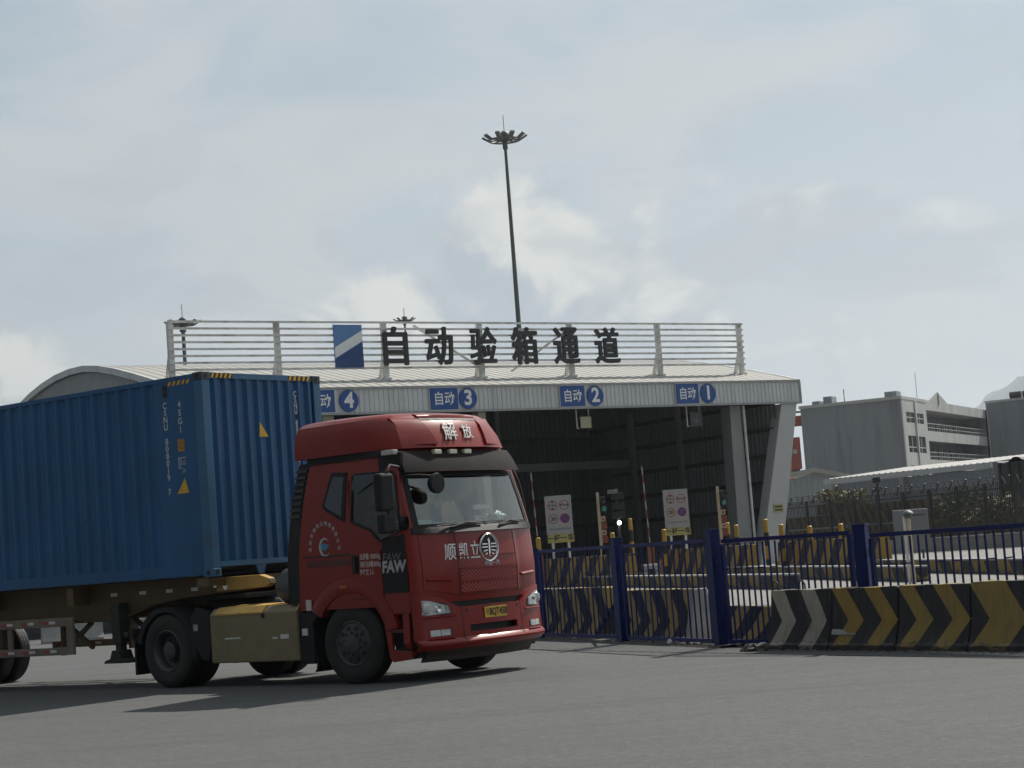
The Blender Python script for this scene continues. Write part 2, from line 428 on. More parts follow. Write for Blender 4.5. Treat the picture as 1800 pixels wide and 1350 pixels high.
M_dormdark = mat('shaded_glass', (.045, .05, .055), .25, 0, .3, 1.)
M_rust = mat('crane_red_oxide', (.26, .06, .035), .6, 0, .2, .5)
M_orange = mat('crane_orange', (.50, .14, .04), .6, 0, .15, .5)
M_leaf = mat('leaf_green', (.058, .066, .022), .7, 0, .4, .9)
M_leafdry = mat('leaf_olive', (.135, .118, .038), .7, 0, .4, .9)
M_bark = mat('bark', (.08, .06, .045), .9, 0, .3, 4.)
M_wire = mat('fence_dark_steel', (.035, .036, .034), .6, 0, .2, 2.)
M_glassdark = mat('tinted_glass', (.022, .026, .03), .07, 0, .15, 2., spec=.8)

# ------------------------------------------------------------------ ground
def ground_mat(name, col, patch, dark, cracks):
    m = bpy.data.materials.new(name); m.use_nodes = True; t = m.node_tree; b = t.nodes['Principled BSDF']
    b.inputs['Roughness'].default_value = .88; b.inputs['Specular IOR Level'].default_value = .25
    g = t.nodes.new('ShaderNodeNewGeometry')
    def N(s, d=6, r=.6, vec=None):
        n = t.nodes.new('ShaderNodeTexNoise'); n.inputs['Scale'].default_value = s; n.inputs['Detail'].default_value = d; n.inputs['Roughness'].default_value = r
        t.links.new(vec or g.outputs['Position'], n.inputs['Vector']); return n.outputs[0]
    def rng(x, a, c, lo=0., hi=1.):
        r = t.nodes.new('ShaderNodeMapRange'); r.inputs[1].default_value = a; r.inputs[2].default_value = c; r.inputs[3].default_value = lo; r.inputs[4].default_value = hi
        t.links.new(x, r.inputs[0]); return r.outputs[0]
    def mix(f, a, bb):
        r = t.nodes.new('ShaderNodeMix'); r.data_type = 'RGBA'; t.links.new(f, r.inputs[0])
        for i, x in ((6, a), (7, bb)):
            if isinstance(x, tuple): r.inputs[i].default_value = (*x, 1)
            else: t.links.new(x, r.inputs[i])
        return r.outputs[2]
    c = mix(rng(N(.35, 7), .35, .7), col, patch)
    mp = t.nodes.new('ShaderNodeMapping'); mp.inputs['Rotation'].default_value = (0, 0, R(38)); mp.inputs['Scale'].default_value = (.12, 1.2, 1)
    t.links.new(g.outputs['Position'], mp.inputs[0])
    c = mix(rng(N(.9, 6, .6, mp.outputs[0]), .50, .70, 0, .7), c, dark)     # tyre-darkened swathes
    sp = N(60, 3, .7)
    c = mix(rng(N(3.6, 4, .8), .45, .62, 0, .45), c, tuple(x*.74 for x in col))
    c = mix(rng(N(2.9, 4, .8), .53, .68, 0, .45), c, tuple(x*1.28 for x in col))
    c = mix(rng(N(14, 6, .85), .42, .62, 0, .75), c, tuple(x*.62 for x in col))
    c = mix(rng(N(9, 6, .85), .54, .68, 0, .75), c, tuple(x*1.55 for x in col))
    c = mix(rng(sp, .56, .74, 0, .55), c, tuple(min(1, x*2.1) for x in col))  # pale aggregate
    c = mix(rng(sp, .44, .28, 0, .6), c, tuple(x*.45 for x in col))
    c = mix(rng(N(2.6, 8, .7), .66, .80, 0, .45), c, tuple(x*.6 for x in col))
    if cracks:
        vo = t.nodes.new('ShaderNodeTexVoronoi'); vo.feature = 'DISTANCE_TO_EDGE'; vo.inputs['Scale'].default_value = .16
        wv = t.nodes.new('ShaderNodeVectorMath'); wv.operation = 'MULTIPLY_ADD'
        nz = t.nodes.new('ShaderNodeTexNoise'); nz.inputs['Scale'].default_value = .8; t.links.new(g.outputs['Position'], nz.inputs['Vector'])
        t.links.new(nz.outputs['Color'], wv.inputs[0]); wv.inputs[1].default_value = (1.6, 1.6, 0); t.links.new(g.outputs['Position'], wv.inputs[2])
        t.links.new(wv.outputs[0], vo.inputs['Vector'])
        c = mix(rng(vo.outputs['Distance'], .0035, .001, 0, .8), c, tuple(x*.35 for x in col))
    t.links.new(c, b.inputs['Base Color'])
    bn = t.nodes.new('ShaderNodeBump'); bn.inputs['Strength'].default_value = .5; bn.inputs['Distance'].default_value = .012
    t.links.new(N(90, 3), bn.inputs['Height']); t.links.new(bn.outputs[0], b.inputs['Normal'])
    return m
M_asphalt = ground_mat('asphalt', (.104, .107, .105), (.120, .123, .121), (.064, .066, .065), False)
M_pave = ground_mat('pale_concrete', (.25, .24, .222), (.295, .285, .26), (.205, .198, .184), True)
g0 = MB(); S = 9000
g0.sheet(lambda u, v: (u, v, 0), [-S, -200, 0, 200, S], [-200, 0, 200, S])
struct(g0.build('ground', M_asphalt))
FE = np.array([.352, -.936]); FN = np.array([-.936, -.352])     # along the blue fence (towards the camera), and out of it on the road side
FP1 = np.array([1.455, 30.49]); FP2 = np.array([2.665, 27.31])
a = FP1 - FE*60 - FN*.3; b_ = FP1 + FE*40 - FN*.3
g1 = MB(); g1.add([(a[0], a[1], .004), (b_[0], b_[1], .004), (300, b_[1], .004), (300, 420, .004), (a[0], 420, .004)], [(0,1,2,3,4)])
struct(g1.build('concrete_pavement', M_pave))
# kerb strip of dirty concrete under the fence
k0 = FP1 - FE*60; k1 = FP1 + FE*40
mb = MB(); mb.sheet(lambda u, v: tuple(FP1 + FE*u + FN*v) + (.035 if -.25 < v < .09 else 0.0,), [-60, -30, -12, -6, 0, 3.6], [-.31, -.24, .08, .12])
struct(mb.build('kerb', mat('dirty_kerb', (.075, .072, .066), .95, 0, .5, 7., bump=.8, bscale=18., dirt=(.03, .029, .027), dirt_amt=.95, dirt_scale=3.)))

# ------------------------------------------------------------------ far hills
from mathutils import noise as mnoise
def hill_z(x, y):
    t = (x - 2150)/760.; u = (y - 7700)/900.
    ridge = 520*math.exp(-t*t)*math.exp(-u*u) + 250*math.exp(-((x-3400)/900)**2 - u*u) + 120*math.exp(-((x+1500)/800)**2 - u*u)
    f = mnoise.fractal(Vector((x/620., y/620., 3.)), .9, 2.1, 6)
    return max(-3, ridge*(1 + .34*f) - 8 + 12*f)
mb = MB(); mb.sheet(lambda x, y: (x, y, hill_z(x, y)), list(np.linspace(-3200, 5000, 260)), list(np.linspace(6300, 8600, 34)))
struct(mb.build('hills', mat('hill_forest', (.045, .065, .05), .9, 0, .3, .006), smooth=80))

# ================================================================== INSPECTION HALL
HS1 = np.array([10.258, 102.7055]); HYAW = R(33.75)
HU = np.array([math.cos(HYAW), math.sin(HYAW)]); HN = np.array([-math.sin(HYAW), math.cos(HYAW)])
# local frame of the hall: x along the front (right is farther), y into the hall, z up
def hall_x(u, v=700., off=0.):
    P, t = online(HS1 + HN*off, HU, u, v); return t
XL, XR = -30., 6.75
EAVE, FASB, APEX, HALF = 10.0, 8.80, 12.6, 13.0
ROOF_R = (HALF**2 + (APEX-EAVE)**2)/(2*(APEX-EAVE))
ROOF_P = [(0, 10), (2.4, 10.62), (4.4, 11.1), (7, 11.72), (9, 12.13), (10.6, 12.40), (12, 12.55), (14, 12.62), (16, 12.55), (18, 12.35), (20, 12.03), (22, 11.58), (24, 10.92), (26, 10.05)]
def roof_z(y):
    for (a, u), (b, v) in zip(ROOF_P, ROOF_P[1:]):
        if y <= b: return u + (v-u)*(y-a)/(b-a)
    return ROOF_P[-1][1]
hall = thing('inspection_hall', 'long white ribbed metal drive-through hall with an arched roof and dark open lanes', 'building', (HS1[0], HS1[1], 0), HYAW)
# fascia band
cp = corrug(XR - XL, .27, .035, .8, .12)
mb = MB(); mb.sheet(lambda i, z: (XL + cp[int(i)][0], -.02 - cp[int(i)][1], z), list(range(len(cp))), [FASB, EAVE-.08], th=None)
mb.build('fascia', M_metalwall, hall)
mb = MB(); mb.box(XL-.05, XR+.06, -.12, .25, EAVE-.08, EAVE+.02); mb.box(XL-.05, XR+.06, -.09, .02, FASB-.1, FASB)
mb.box(XR, XR+.12, -.08, 1.1, FASB-.1, EAVE-.08)
mb.build('gutter', mat('gutter_grey', (.33, .34, .34), .5, .1, .1, 1., dirt=(.14, .13, .12), dirt_amt=.7, dirt_scale=1.)
, hall)
# roof: ribbed arch
cr = corrug(XR - XL, .62, .035, .72, .14)
ys = [p[0] for p in ROOF_P]
mb = MB(); mb.sheet(lambda i, y: (XL + cr[int(i)][0], y, roof_z(y) + cr[int(i)][1]), list(range(len(cr))), ys)
mb.build('roof', M_roof, hall)
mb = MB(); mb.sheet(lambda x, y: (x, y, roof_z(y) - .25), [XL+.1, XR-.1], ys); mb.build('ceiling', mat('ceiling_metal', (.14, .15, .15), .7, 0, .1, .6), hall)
# end verge bands along the arch at both ends
for xe, d in ((XL, -1), (XR, 1)):
    mb = MB(); n = 13
    for i in range(n):
        y0, y1 = 26*i/n, 26*(i+1)/n
        dn = .26 if d < 0 else .12
        p = [(y0, roof_z(y0)-dn), (y1-.03, roof_z(y1)-dn), (y1-.03, roof_z(y1)+.06), (y0, roof_z(y0)+.06)]
        mb.prism(p, lambda y, z: (xe, y, z), lambda y, z: (xe + d*.16, y, z))
    mb.build('verge_trim', M_metalwall, hall)
# left gable wall
cg = corrug(26, .3, .04, .8, .12)
mb = MB(); mb.sheet(lambda i, t: (XL + .02 - cg[int(i)][1], cg[int(i)][0], t*(roof_z(cg[int(i)][0])-.3)), list(range(len(cg))), [0, 1]); mb.build('gable_wall', mat('gable_ribbed_metal', (.38, .40, .42), .5, .1, .06, .5, dirt=(.28, .29, .30), dirt_amt=.4, dirt_scale=.7, streak=True), hall)
# inside right wall, girts, frames
XW = XR - 1.55; YB = 17.6
cw = corrug(YB - .3, .36, .05, .7, .16)
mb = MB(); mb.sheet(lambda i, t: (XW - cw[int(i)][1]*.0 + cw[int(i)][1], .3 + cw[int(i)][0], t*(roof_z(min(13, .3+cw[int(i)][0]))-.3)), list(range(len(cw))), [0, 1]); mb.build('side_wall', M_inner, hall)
mb = MB()
for z in (1.55, 3.0, 4.45, 5.9, 7.35, 8.8): mb.box(XW-.16, XW-.004, .4, YB, z-.11, z+.11)
mb.build('girt', mat('girt_dark', (.07, .075, .075), .7, 0, .1, 1.), hall)
mb = MB()
for y in (8.6, 13.2): mb.box(XW-.45, XW-.17, y-.16, y+.16, 0, 9.6)
mb.build('frame', mat('frame_grey', (.24, .25, .25), .6, 0, .1, 1.), hall)
# back wall with ribs, girts and a cross beam
cb = corrug(XW - XL, .36, .06, .55, .2)
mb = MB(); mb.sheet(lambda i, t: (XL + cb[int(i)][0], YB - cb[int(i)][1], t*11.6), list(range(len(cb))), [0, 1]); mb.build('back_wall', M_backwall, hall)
mb = MB()
for z in (3.0, 4.6, 8.4): mb.box(XL, XW-.2, YB-.22, YB-.065, z-.1, z+.1)
mb.build('girt', MATS['girt_dark'], hall)
mb = MB(); mb.box(-14.5, XW-.5, YB-4.2, YB-3.9, 6.3, 6.75); mb.box(-14.5, -14.2, YB-4.2, YB-3.9, 0, 6.3); mb.box(-2.4, -2.1, YB-.6, YB-.3, 0, 10.5); mb.build('beam', MATS['frame_grey'], hall)
# dividing walls between lanes on the left (dark boxes seen behind the cab)
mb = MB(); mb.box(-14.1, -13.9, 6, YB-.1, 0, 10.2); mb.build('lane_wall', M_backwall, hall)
# front columns
def column(x0t, x1t, x0b, x1b, y0, y1, zt, m, zb=0.):
    mb = MB(); p = [(x0b, zb), (x1b, zb), (x1t, zt), (x0t, zt)]
    mb.prism(p, lambda x, z: (x, y0, z), lambda x, z: (x, y1, z)); return mb.build('column', m, hall, bevel=.02)
xt0, xt1 = hall_x(1374, 708), hall_x(1401, 708)
xb0, xb1 = hall_x(1338, 945), hall_x(1374, 945)
column(xt0, xt1, xb0-.15, xb1-.1, .02, .75, FASB-.1, M_colshade)
xt0, xt1 = hall_x(1293, 712), hall_x(1312, 712); xb0, xb1 = hall_x(1308, 940), hall_x(1333, 940)
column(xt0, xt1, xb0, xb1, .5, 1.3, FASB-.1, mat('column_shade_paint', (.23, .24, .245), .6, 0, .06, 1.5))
mb = MB(); mb.tube([((xt1+.1), .4, FASB-.1), (xb1+.07, .4, 0)], .075, 10); mb.build('downpipe', M_white_steel, hall, smooth=40)
xa, xb = hall_x(846, 722), hall_x(859, 722)
column(xa, xb, xa+.05, xb+.05, .3, .9, FASB-.1, mat('column_tan', (.40, .36, .30), .6, 0, .06, 1.5))
xa, xb = hall_x(592, 728)-.6, hall_x(592, 728)
column(xa, xb, xa, xb, .3, .9, FASB-.1, MATS['column_tan'])
# yellow notice on the raked column
xa, xb = hall_x(1361, 893)-.05, hall_x(1378, 893)-.1
nt_ = thing('warning_notice', 'small yellow notice with black writing fixed low on the raked white column', 'notice', (HS1[0]+HU[0]*xa+HN[0]*-.02, HS1[1]+HU[1]*xa+HN[1]*-.02, 0), HYAW)
zn0, zn1 = atz(1370, 900, 104.5), atz(1370, 886, 104.5)
mb = MB(); mb.box(0, xb-xa, -.02, 0.0, zn0, zn1); mb.build('board', M_signyellow, nt_)
mb = MB()
for r_ in range(2):
    x = .06
    while x < xb-xa-.08:
        w_ = .055; mb.box(x, x+w_*.8, -.026, -.0205, zn1-.17-r_*.17, zn1-.08-r_*.17); x += w_
mb.build('lettering', M_ink, nt_)

# rooftop rack with the big letters
RX = [-29.5, -24.0, -18.1, -12.45, -6.8, -.9, 4.9]; RY = 2.4; RT, RB = 13.47, 11.2
rack = thing('rooftop_sign_rack', 'long white rail rack standing on the front roof slope, carrying big dark characters', 'sign rack', (HS1[0], HS1[1], 0), HYAW)
for x in RX:
    z0 = roof_z(RY)
    mb = MB(); mb.box(x-.13, x+.13, RY, RY+.2, z0, RT); mb.bar((x-.02, RY+.12, 12.05), (x-.02, RY+.62, roof_z(RY+.62)+.02), .16)
    mb.box(x-.2, x+.2, RY-.1, RY+.32, z0, z0+.1); mb.build('post', M_rack, rack)
for k in range(8):
    z = RB + (RT-RB)*k/7
    mb = MB(); mb.box(RX[0]-.15, RX[-1]+.17, RY-.09, RY-.003, z-.05, z+.05); mb.build('rail', M_rack, rack)
for (x0, z0, x1, z1) in ((hall_x(722, 572, 3), RT, hall_x(845, 642, 3), RB-.1), (hall_x(1000, 572, 3), RT, hall_x(893, 646, 3), RB-.2)):
    mb = MB(); mb.bar((x0, RY+.35, z0-.1), (x1, RY+.35, z1), .1); mb.build('brace', M_rack, rack)
for ch, u in zip('自动验箱通道', (695, 772, 849.5, 922, 995.5, 1067)):
    x = hall_x(u, 605, 2.2); 
    vs, fs = thick(*textmesh(ch, 2.05, sx=.88, extrude=.06), .045)
    xs = [v[0] for v in vs]; zs = [v[1] for v in vs]; cx, cz = (min(xs)+max(xs))/2, (min(zs)+max(zs))/2
    sc = 1.95/(max(zs)-min(zs))
    sxx = min(1.0, 1.62/((max(xs)-min(xs))*sc))
    if ch == '自': sxx = 1.42/((max(xs)-min(xs))*sc)
    mb = MB(); mb.add([(x + (v[0]-cx)*sc*sxx, RY-.19 - v[2], 12.27 + (v[1]-cz)*sc) for v in vs], fs); mb.build('character', M_dark, rack)
x0, x1 = hall_x(588, 604, 2.2), hall_x(637.5, 604, 2.2); z0, z1 = 11.22, 13.33
mb = MB(); mb.box(x0, x1, RY-.2, RY-.1, z0, z1); lp = mb.build('logo_panel', M_logolight, rack)
w_ = x1-x0; h_ = z1-z0; y_ = RY-.204
mb = MB(); mb.add([(x0, y_, z0), (x1, y_, z0), (x1, y_, z0+h_*.60), (x0, y_, z0+h_*.20)], [(0,1,2,3)]); mb.build('logo_lower_field', M_logodark, lp)
mb = MB(); mb.add([(x0, y_-.003, z0+h_*.22), (x1, y_-.003, z0+h_*.62), (x1, y_-.003, z0+h_*.87), (x0, y_-.003, z0+h_*.47)], [(0,1,2,3)]); mb.build('logo_band', M_logowhite, lp)

# lane signs on the fascia
for n, (uc, us0, us1, look) in zip('4321', ((611, 540, 586, 'leftmost, half hidden by the container'), (820.5, 754, 803, 'above the red cab'), (1044.5, 983, 1026, 'above a pale hanging box'), (1243, 1187, 1226.5, 'nearest the right end of the fascia'))):
    s = thing('lane_sign', 'blue plate with disc numbered %s on the fascia, %s' % (n, look), 'sign', (HS1[0], HS1[1], 0), HYAW, 'blue lane signs along the fascia')
    x0, x1 = hall_x(us0, 700), hall_x(us1, 700); zc = 9.36
    if n == '4': x0 = hall_x(586, 700) - 1.55
    z0, z1 = zc-.53, zc+.53
    mb = MB(); mb.box(x0-.04, x1+.04, -.10, -.06, z0-.04, z1+.04); mb.build('plate_edge', M_metalwall, s)
    mb = MB(); mb.box(x0, x1, -.115, -.101, z0, z1); p = mb.build('plate', M_signblue, s)
    xm = (x0+x1)/2
    lettering('自动', .62, lambda a, b, c: (xm + a*min(1, (x1-x0)/1.62), -.119, zc-.03 + b*1.12), M_white, p, bold=.008, sx=1.0)
    xc = hall_x(uc, 694)
    mb = MB(); mb.lathe([(0, -.115), (.5, -.115), (.52, -.10), (.52, -.06)], 40, 'y', (xc, 0, zc)); d = mb.build('disc', M_signblue, s)
    lettering(n, 1.02, lambda a, b, c: (xc + a, -.121, zc + b), M_white, d, bold=.03)

# hanging boxes under the fascia
for (u0, u1, v0, v1, m, lab) in ((1017, 1038, 731, 754, mat('aged_lightbox', (.42, .40, .26), .5, 0, .1, 3.), 'small pale yellow light box hung on rods under lane sign 2'),
                                 (1211, 1233, 724, 750, mat('dark_display', (.03, .035, .036), .35, 0, .2, 3.), 'dark unlit arrow display hung on rods under lane sign 1')):
    x0, x1 = hall_x(u0, 740, .6), hall_x(u1, 740, .6); 
    Yc = float((HS1 + HU*(x0+x1)/2 + HN*.6)[1]); z1, z0 = atz((u0+u1)/2, v0, Yc), atz((u0+u1)/2, v1, Yc)
    s = thing('hanging_display', lab, 'lane display', (HS1[0], HS1[1], 0), HYAW, 'lane displays hung under the fascia')
    mb = MB(); mb.box(x0, x1, .5, .72, z0, z1); c = mb.build('casing', M_wire, s, bevel=.015)
    mb = MB(); mb.box(x0+.05, x1-.05, .485, .499, z0+.05, z1-.05); mb.build('screen', m, s)
    if u0 > 1100:
        xm, zm = (x0+x1)/2, (z0+z1)/2
        mb = MB(); mb.bar((xm, .478, zm+.22), (xm, .478, zm-.2), .07, .01, (0,1,0)); mb.bar((xm, .478, zm-.22), (xm-.18, .478, zm-.02), .07, .01, (0,1,0)); mb.bar((xm, .478, zm-.22), (xm+.18, .478, zm-.02), .07, .01, (0,1,0))
        mb.build('arrow', mat('arrow_green_grey', (.10, .14, .13), .5, 0, 0), s)
    for x in (x0-.12, x1-.1):
        mb = MB(); mb.bar((x, .6, z0+.02), (x, .6, FASB-.02), .05); mb.box(min(x, x0+.01), max(x, x0+.01), .58, .62, z0+.02, z0+.06) if x < x0 else None; mb.build('rod', M_white_steel, s)

# ================================================================== ISLANDS AND LANE FURNITURE
WALL_H = .43
IH = 0.
def lane_wall(label, P0, P1, w, ph):
    P0, P1 = np.array(P0), np.array(P1); d = P1 - P0; L = np.linalg.norm(d); yaw = math.atan2(d[1], d[0])
    t = thing('lane_wall', label, 'kerb wall', (P0[0], P0[1], 0), yaw, 'low striped walls between the lanes')
    n = 10; pts = [(0, 0)] + [(L - w/2 + w/2*math.sin(k*math.pi/n), w/2 - w/2*math.cos(k*math.pi/n)) for k in range(n+1)] + [(0, w)]
    mb = MB(); mb.prism(pts, lambda x, y: (x, y, 0), lambda x, y: (x, y, WALL_H-.05))
    mb.build('wall_body', stripe_mat('wall_stripes%d' % ph, (.26, .17, .035), (.018, .018, .018), 2.2, .9, 0, False, ph*.37, .5, .7), t)
    mb = MB(); mb.prism(pts, lambda x, y: (x, y, WALL_H-.05), lambda x, y: (x, y, WALL_H)); mb.build('coping', M_concrete, t, bevel=.01)
    return t
I1a, I1b = np.array([1.1, 86.]), np.array([7.2, 53.])
I2a, I2b = np.array([6.55, 92.]), np.array([10.3, 51.])
I3a, I3b = np.array([10.7, 83.]), np.array([13.1, 49.2])
lane_wall('low worn striped wall in front of the left limits board', I1a, I1b, .34, 1)
lane_wall('low worn striped wall in front of the right limits board', I2a, I2b, .34, 2)
lane_wall('low worn striped wall reaching out past the raked column, rightmost', I3a, I3b, .34, 3)

def jersey_profile(h, wb, wt): return [(-wb/2, 0), (-wb/2, .07), (-wb/2+.03, .10), (-wt/2-.05, h*.42), (-wt/2, h), (wt/2, h), (wt/2+.05, h*.42), (wb/2-.03, .10), (wb/2, .07), (wb/2, 0)]
def jersey(name, label, P0, P1, z, h, m, group, wb=.5, wt=.2, cat='barrier', chip=True):
    P0, P1 = np.array(P0), np.array(P1); d = P1 - P0; L = np.linalg.norm(d); yaw = math.atan2(d[1], d[0])
    pr = jersey_profile(h, wb, wt)
    mb = MB(); n = len(pr)
    xs = [0, .02] + list(np.linspace(.1, L-.1, 9)) + [L-.02, L]
    rr = random.Random(int(P0[0]*1000))
    vs = []
    for i, x in enumerate(xs):
        sh = .985 if i in (0, len(xs)-1) else 1
        for (y, zz) in pr:
            j = rr.uniform(-.006, .006) if chip else 0
            vs.append((x, y*sh + j, zz*(1 if sh == 1 else .992) + (j if zz > .2 else 0)))
    fs = []
    for i in range(len(xs)-1):
        for k in range(n): fs.append((i*n+k, (i+1)*n+k, (i+1)*n+(k+1)%n, i*n+(k+1)%n))
    fs += [tuple(range(n)), tuple((len(xs)-1)*n+k for k in range(n-1, -1, -1))]
    mb.add(vs, fs)
    o = mb.build(name, m, None, loc=(P0[0], P0[1], z), rz=yaw, smooth=25)
    return tag(o, label, cat, group)
yellow = (.28, .17, .03); blk = (.014, .014, .015)
def M_slant(k, period=1.9): return stripe_mat('slant_stripes%s' % k, (.33, .21, .038), blk, period, -.9, 0, False, .13*k, .5, .35)
def pt(u, Y): p = at(u, 950, Y); return p[:2]
for i, (u0, Y0, u1, Y1, lab) in enumerate(((952, 86, 1108, 74, 'long yellow and black striped barrier below the left limits board'), (1166, 88, 1322, 74, 'long striped barrier below the right limits board'), (1373, 78, 1556, 66, 'long striped barrier right of the raked column'))):
    jersey('striped_barrier', lab, pt(u0, Y0), pt(u1, Y1), 0, WALL_H + .80, M_slant(i), 'slant striped barriers between the lanes', .55, .3)

def place(u, Y, z=0.): p = at(u, 950, Y); return (float(p[0]), float(p[1]), z)
FACE = HYAW*.35
def limits_board(u0, u1, vtop, vmid, vbot, Y, lab):
    uc = (u0+u1)/2; k = Y/F; w = (u1-u0)*k*1.0; z1, zm, z0 = atz(uc, vtop, Y), atz(uc, vmid, Y), atz(uc, vbot, Y)
    um = uc + 4
    b = thing('limits_board', lab, 'sign board', place(um, Y, IH), .1, 'boards with traffic limits'); z1 -= IH; zm -= IH; z0 -= IH
    mb = MB(); mb.box(-w/2, w/2, -.03, .03, zm, z1); bd = mb.build('board', M_sheet, b, bevel=.008)
    mb = MB(); e = .035
    for q in ((-w/2, w/2, zm, zm+e), (-w/2, w/2, z1-e, z1), (-w/2, -w/2+e, zm+e, z1-e), (w/2-e, w/2, zm+e, z1-e)): mb.box(q[0], q[1], -.036, -.031, q[2], q[3])
    mb.build('edge_frame', mat('board_edge', (.38, .38, .38), .5, 0, .1, 5.), bd)
    mb = MB(); mb.box(-w/2+.02, w/2+.02, -.03, .03, z0, zm-.01); pl = mb.build('plate', M_signyellow, b)
    lettering('一杆一车', .30, lambda x, y, z: (x*1.0, -.034, (z0+zm)/2 + y), M_ink, pl, bold=.006)
    for x in (-w*.3, w*.3):
        mb = MB(); mb.tube([(x, .06, 0), (x, .06, zm+.3)], .055, 8); mb.build('post', M_white_steel, b, smooth=40)
    H = z1-zm; r = w*.185
    cs = [(-w*.22, z1-H*.25), (w*.22, z1-H*.25), (-w*.22, z1-H*.60), (w*.22, z1-H*.60)]
    for i, (x, z) in enumerate(cs):
        mb = MB(); mb.lathe([(0, -.036), (r, -.036), (r, -.031)], 28, 'y', (x, 0, z)); c = mb.build('roundel', M_signred, bd)
        mb = MB(); mb.lathe([(0, -.040), (r*.84, -.040), (r*.84, -.0365)], 28, 'y', (x, 0, z)); c2 = mb.build('roundel_field', M_signblue if i == 3 else M_sheet, bd)
        y_ = -.0435
        tri = MB()
        if i == 0:
            for sgn in (1, -1): tri.add([(x-r*.32, y_, z+sgn*r*.80), (x+r*.32, y_, z+sgn*r*.80), (x, y_, z+sgn*r*.42)], [(0,1,2)])
            tri.build('arrow_mark', M_ink, bd); lettering('4.5m', r*.72, lambda a, b2, c_: (x+a, y_, z+b2), M_ink, bd, bold=.003)
        if i == 1:
            for sgn in (1, -1): tri.add([(x+sgn*r*.80, y_, z-r*.32), (x+sgn*r*.80, y_, z+r*.32), (x+sgn*r*.48, y_, z)], [(0,1,2)])
            tri.build('arrow_mark', M_ink, bd); lettering('3m', r*.78, lambda a, b2, c_: (x+a, y_, z+b2), M_ink, bd, bold=.003)
        if i == 2: lettering('20', r*1.05, lambda a, b2, c_: (x+a, y_, z+b2), M_ink, bd, bold=.006)
        if i == 3:
            for sgn in (1, -1): tri.bar((x-r*.55, y_, z-sgn*r*.55), (x+r*.55, y_, z+sgn*r*.55), r*.2, .003, (0,1,0))
            tri.build('cross_mark', M_signred, bd)
    lettering('车辆检验通道自动识别放行', w*.072, lambda a, b2, c_: (a, -.034, zm+H*.13+b2), mat('board_ink_blue', (.06, .07, .14), .6, 0, 0), bd)
    return b
limits_board(958.5, 1005, 871, 939, 954, 84, 'white board of four traffic limit roundels, left one, beside the cab')
limits_board(1167.5, 1211, 860, 927, 941, 88, 'white board of four traffic limit roundels, right one, beside the upright barrier arm')

def barrier_arm(u0, v0, u1, v1, Y, lab):
    z1, z0 = atz(u0, v0, Y), IH + 1.0
    p0 = at(u1, 950, Y); p1 = at(u0, v0, Y); L = z1 - z0; dx_ = float(p1[0] - p0[0]) - 0.
    b = thing('barrier_gate', lab, 'barrier gate', (float(p0[0]), float(p0[1]), IH), 0, 'raised barrier arms')
    mb = MB(); mb.box(-.17, .17, -.15, .2, 0, 1.40); mb.build('cabinet', mat('gate_orange', (.36, .15, .05), .5, 0, .1, 4.), b, bevel=.02)
    m = stripe_mat('arm_stripes', (.50, .50, .48), (.30, .035, .04), .78, 1., 0, False, .1, .5, 0.)
    arm = MB(); arm.add([], [])
    arm.bar((.0, -.19, 1.28), (-.10, -.19, z1), .10, .045, (1, 0, 0)); arm.build('arm', m, b); return b
barrier_arm(932.5, 832, 946, 960, 85, 'red and white barrier arm raised upright just right of the cab')
barrier_arm(1134.5, 820, 1142, 955, 87, 'red and white barrier arm raised upright between the two limits boards')

def signal(u, vtop, Y, lab):
    z1 = atz(u, vtop, Y) - IH
    s = thing('traffic_signal', lab, 'traffic signal', place(u+7, Y, IH), .1, 'lane signals on cream posts')
    mb = MB(); mb.box(-.10, .02, -.06, .06, 0, z1); mb.build('post', M_cream, s, bevel=.01)
    for i in range(2):
        mb = MB(); zc = z1 - .36 - .36*i
        mb.box(.03, .26, -.06, .14, zc-.17, zc+.17); hd = mb.build('signal_head', M_ink, s, bevel=.02)
        mb = MB(); n = 10
        mb.sheet(lambda a_, y: (.20 + .15*math.cos(a_)*.9, y - .3, zc + .15*math.sin(a_)), list(np.linspace(-.3, math.pi+.3, n)), [-.02, .24]); mb.build('visor', M_ink, hd)
        mb = MB(); mb.lathe([(0, -.075), (.1, -.07), (.11, -.06)], 18, 'y', (.2, 0, zc)); mb.build('lens', emis_mat('green_lens', (.05, .26, .22), .12) if (i == 1 and 'green_lens' not in MATS) else (MATS['green_lens'] if i == 1 else M_glassdark), hd)
    for i, zc in enumerate((z1-1.15, z1-1.75)):
        mb = MB(); mb.box(.025, .22, -.08, .06, zc-.12, zc+.10); bx = mb.build('push_box', M_cream, s, bevel=.01)
        mb = MB(); mb.box(.07, .17, -.086, -.081, zc-.07, zc+.04); mb.build('red_label', M_signred, bx)
        mb = MB(); mb.box(-.09, .28, -.05, .12, zc-.46, zc-.16); mb.build('red_band', mat('dull_red_box', (.22, .05, .03), .6, 0, .2, 6.), s)
    return s
signal(1051, 866, 84, 'black two-lamp signal on a cream post beside the left limits board')
signal(1263, 855, 86, 'black two-lamp signal on a cream post beside the front column')

